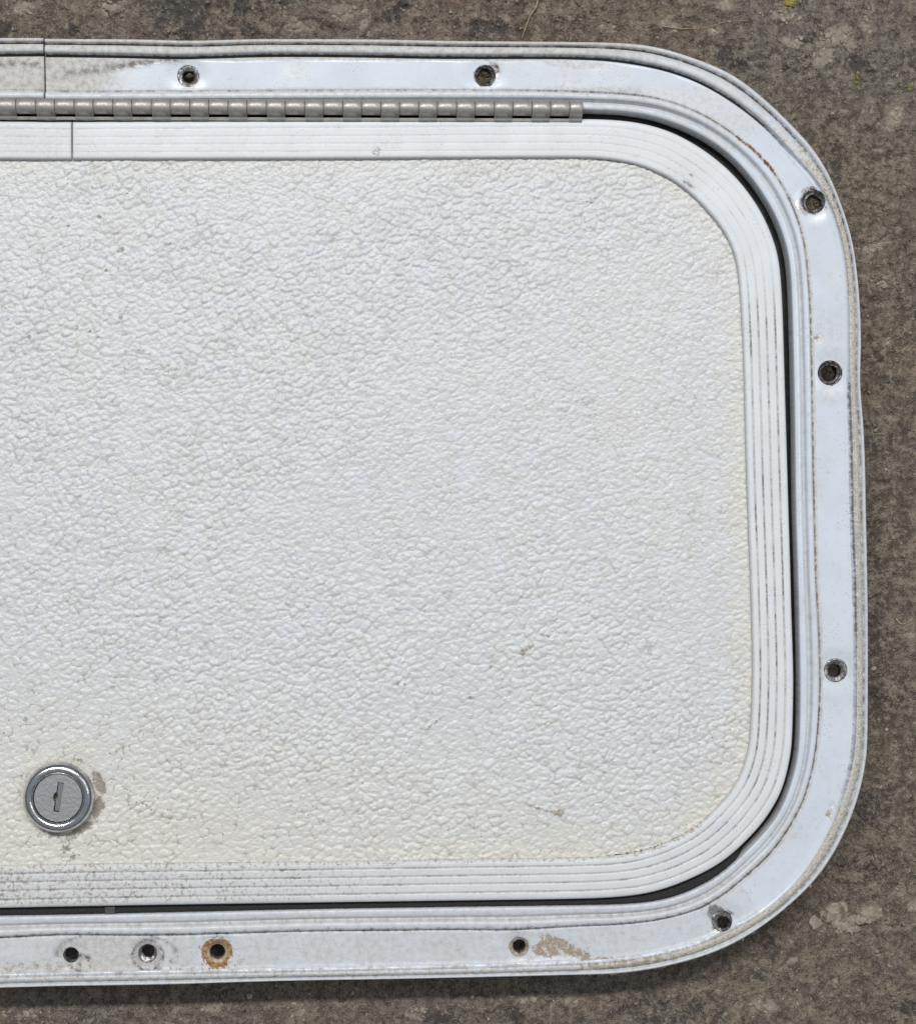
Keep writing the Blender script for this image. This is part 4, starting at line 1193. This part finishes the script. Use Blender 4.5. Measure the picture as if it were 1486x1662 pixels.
# worn aggregate showing through the floor skin
lst = []
for q in PALE:
    for i in range(int(2 + q[2] * q[3] / 26)):
        w = U(q[0] + random.gauss(0, .5) * q[2], q[1] + random.gauss(0, .5) * q[3], FLOOR)
        r = random.uniform(.4, 1.5)
        lst.append(((w[0], w[1], floor_z(*w) - r * .12), r, 12000 + i + int(q[0]), .38))
mp = crumbs('worn_aggregate', lst, M_AGG, floor)
mp['kind'] = 'stuff'

def chip(name, px_, py_, r, mat, label, seed, flat=.6):
    w = U(px_, py_, FLOOR)
    v, f = crumb((0, 0, 0), r, seed, flat, 2)
    o = mesh_obj(name, v, f, mat, None, smooth=False)
    o.location = (w[0] / 1000, w[1] / 1000, (floor_z(*w) + r * flat * .55) / 1000)
    o['label'] = label
    o['category'] = 'stone chip'
    o['group'] = 'stone chips on the floor'
    return o
chip('stone_chip', 404, 1617, 1.5, M_PALE, 'pale square stone chip in the shadow under the lower edge', 1)
chip('stone_chip', 1417, 1085, .8, M_PALE, 'tiny white stone chip beside the right edge, level with a screw hole', 2)
chip('stone_chip', 1438, 1184, .75, M_PALE, 'tiny white stone chip right of the lower right corner bend', 3)
chip('stone_chip', 1176, 1648, 1.8, M_GRIT, 'brown stone chip near the bottom of the picture', 4)
chip('stone_chip', 1155, 50, 1.3, M_PALE, 'cream stone chip above the upper right corner', 5)
chip('stone_chip', 1356, 1596, 1.6, M_GRIT, 'small brown stone chip below the mortar spill', 6)

def strand(name, pts_px, rad, mat, label, cat):
    P = np.array(pts_px, float)
    P = catmull(P, 10)
    W = unproj(P[:, 0], P[:, 1], FLOOR)
    vs, fc, n = [], [], 6
    for i, w in enumerate(W):
        t = W[min(i + 1, len(W) - 1)] - W[max(i - 1, 0)]
        t /= np.hypot(*t)
        rr = rad * (1 - .6 * i / len(W))
        zc = floor_z(*w) + rad * 1.2
        for k in range(n):
            a = 2 * math.pi * k / n
            vs.append((w[0] - t[1] * rr * math.cos(a), w[1] + t[0] * rr * math.cos(a), zc + rr * math.sin(a)))
    zz = np.array([v[2] for v in vs]).reshape(-1, n)
    mean = zz.mean(1)
    sm = np.convolve(np.pad(mean, 6, 'edge'), np.ones(13) / 13, 'valid')
    vs = np.array(vs)
    vs[:, 2] += np.repeat(np.maximum(sm, mean - .1) - mean, n) + .25
    for i in range(len(W) - 1):
        for k in range(n):
            fc.append((i * n + k, i * n + (k + 1) % n, (i + 1) * n + (k + 1) % n, (i + 1) * n + k))
    fc += [tuple(range(n))[::-1], tuple((len(W) - 1) * n + np.arange(n))]
    base = np.array([W[0][0], W[0][1], 0])
    o = mesh_obj(name, vs - np.array([W[0][0], W[0][1], 0]), fc, mat)
    o.location = (W[0][0] / 1000, W[0][1] / 1000, 0)
    o['label'] = label
    o['category'] = cat
    return o
strand('dry_stem', [(873, -6), (870, 10), (860, 26), (853, 44), (846, 63)], .42, M_STRAW, 'thin pale dry stem touching the top edge of the frame', 'stem')
strand('hair_strand', [(1075, 44), (1110, 47), (1145, 45), (1175, 36), (1215, 34)], .22, M_STRAW, 'long thin pale fibre lying above the upper right corner', 'fibre')
strand('plant_fibre', [(1452, 1004), (1459, 1012), (1466, 1012), (1478, 1007)], .28, M_PALE, 'short curled white fibre right of the frame', 'fibre')
def tuft(name, px_, py_, rx, ry, n_, mat, label, cat):
    w0 = U(px_, py_, FLOOR)
    l_ = []
    for i in range(n_):
        w = U(px_ + random.gauss(0, rx * .45), py_ + random.gauss(0, ry * .45), FLOOR)
        r = random.uniform(.3, .8)
        l_.append(((w[0] - w0[0], w[1] - w0[1], floor_z(*w) + r * .3), r, 9000 + i + int(px_), .7))
    o = crumbs(name, l_, mat, None)
    o.location = (w0[0] / 1000, w0[1] / 1000, 0)
    o['label'] = label
    o['category'] = cat
tuft('lichen_patch', 1280, 5, 10, 7, 34, M_MOSS, 'bright yellow lichen patch at the top edge of the picture', 'lichen')
tuft('moss_patch', 1388, 132, 6, 16, 22, M_GREEN, 'sparse greenish moss flecks right of the upper right corner', 'moss')
tuft('moss_tuft', 1472, 141, 12, 5, 14, M_GREEN, 'small green moss flecks at the right edge of the picture', 'moss')
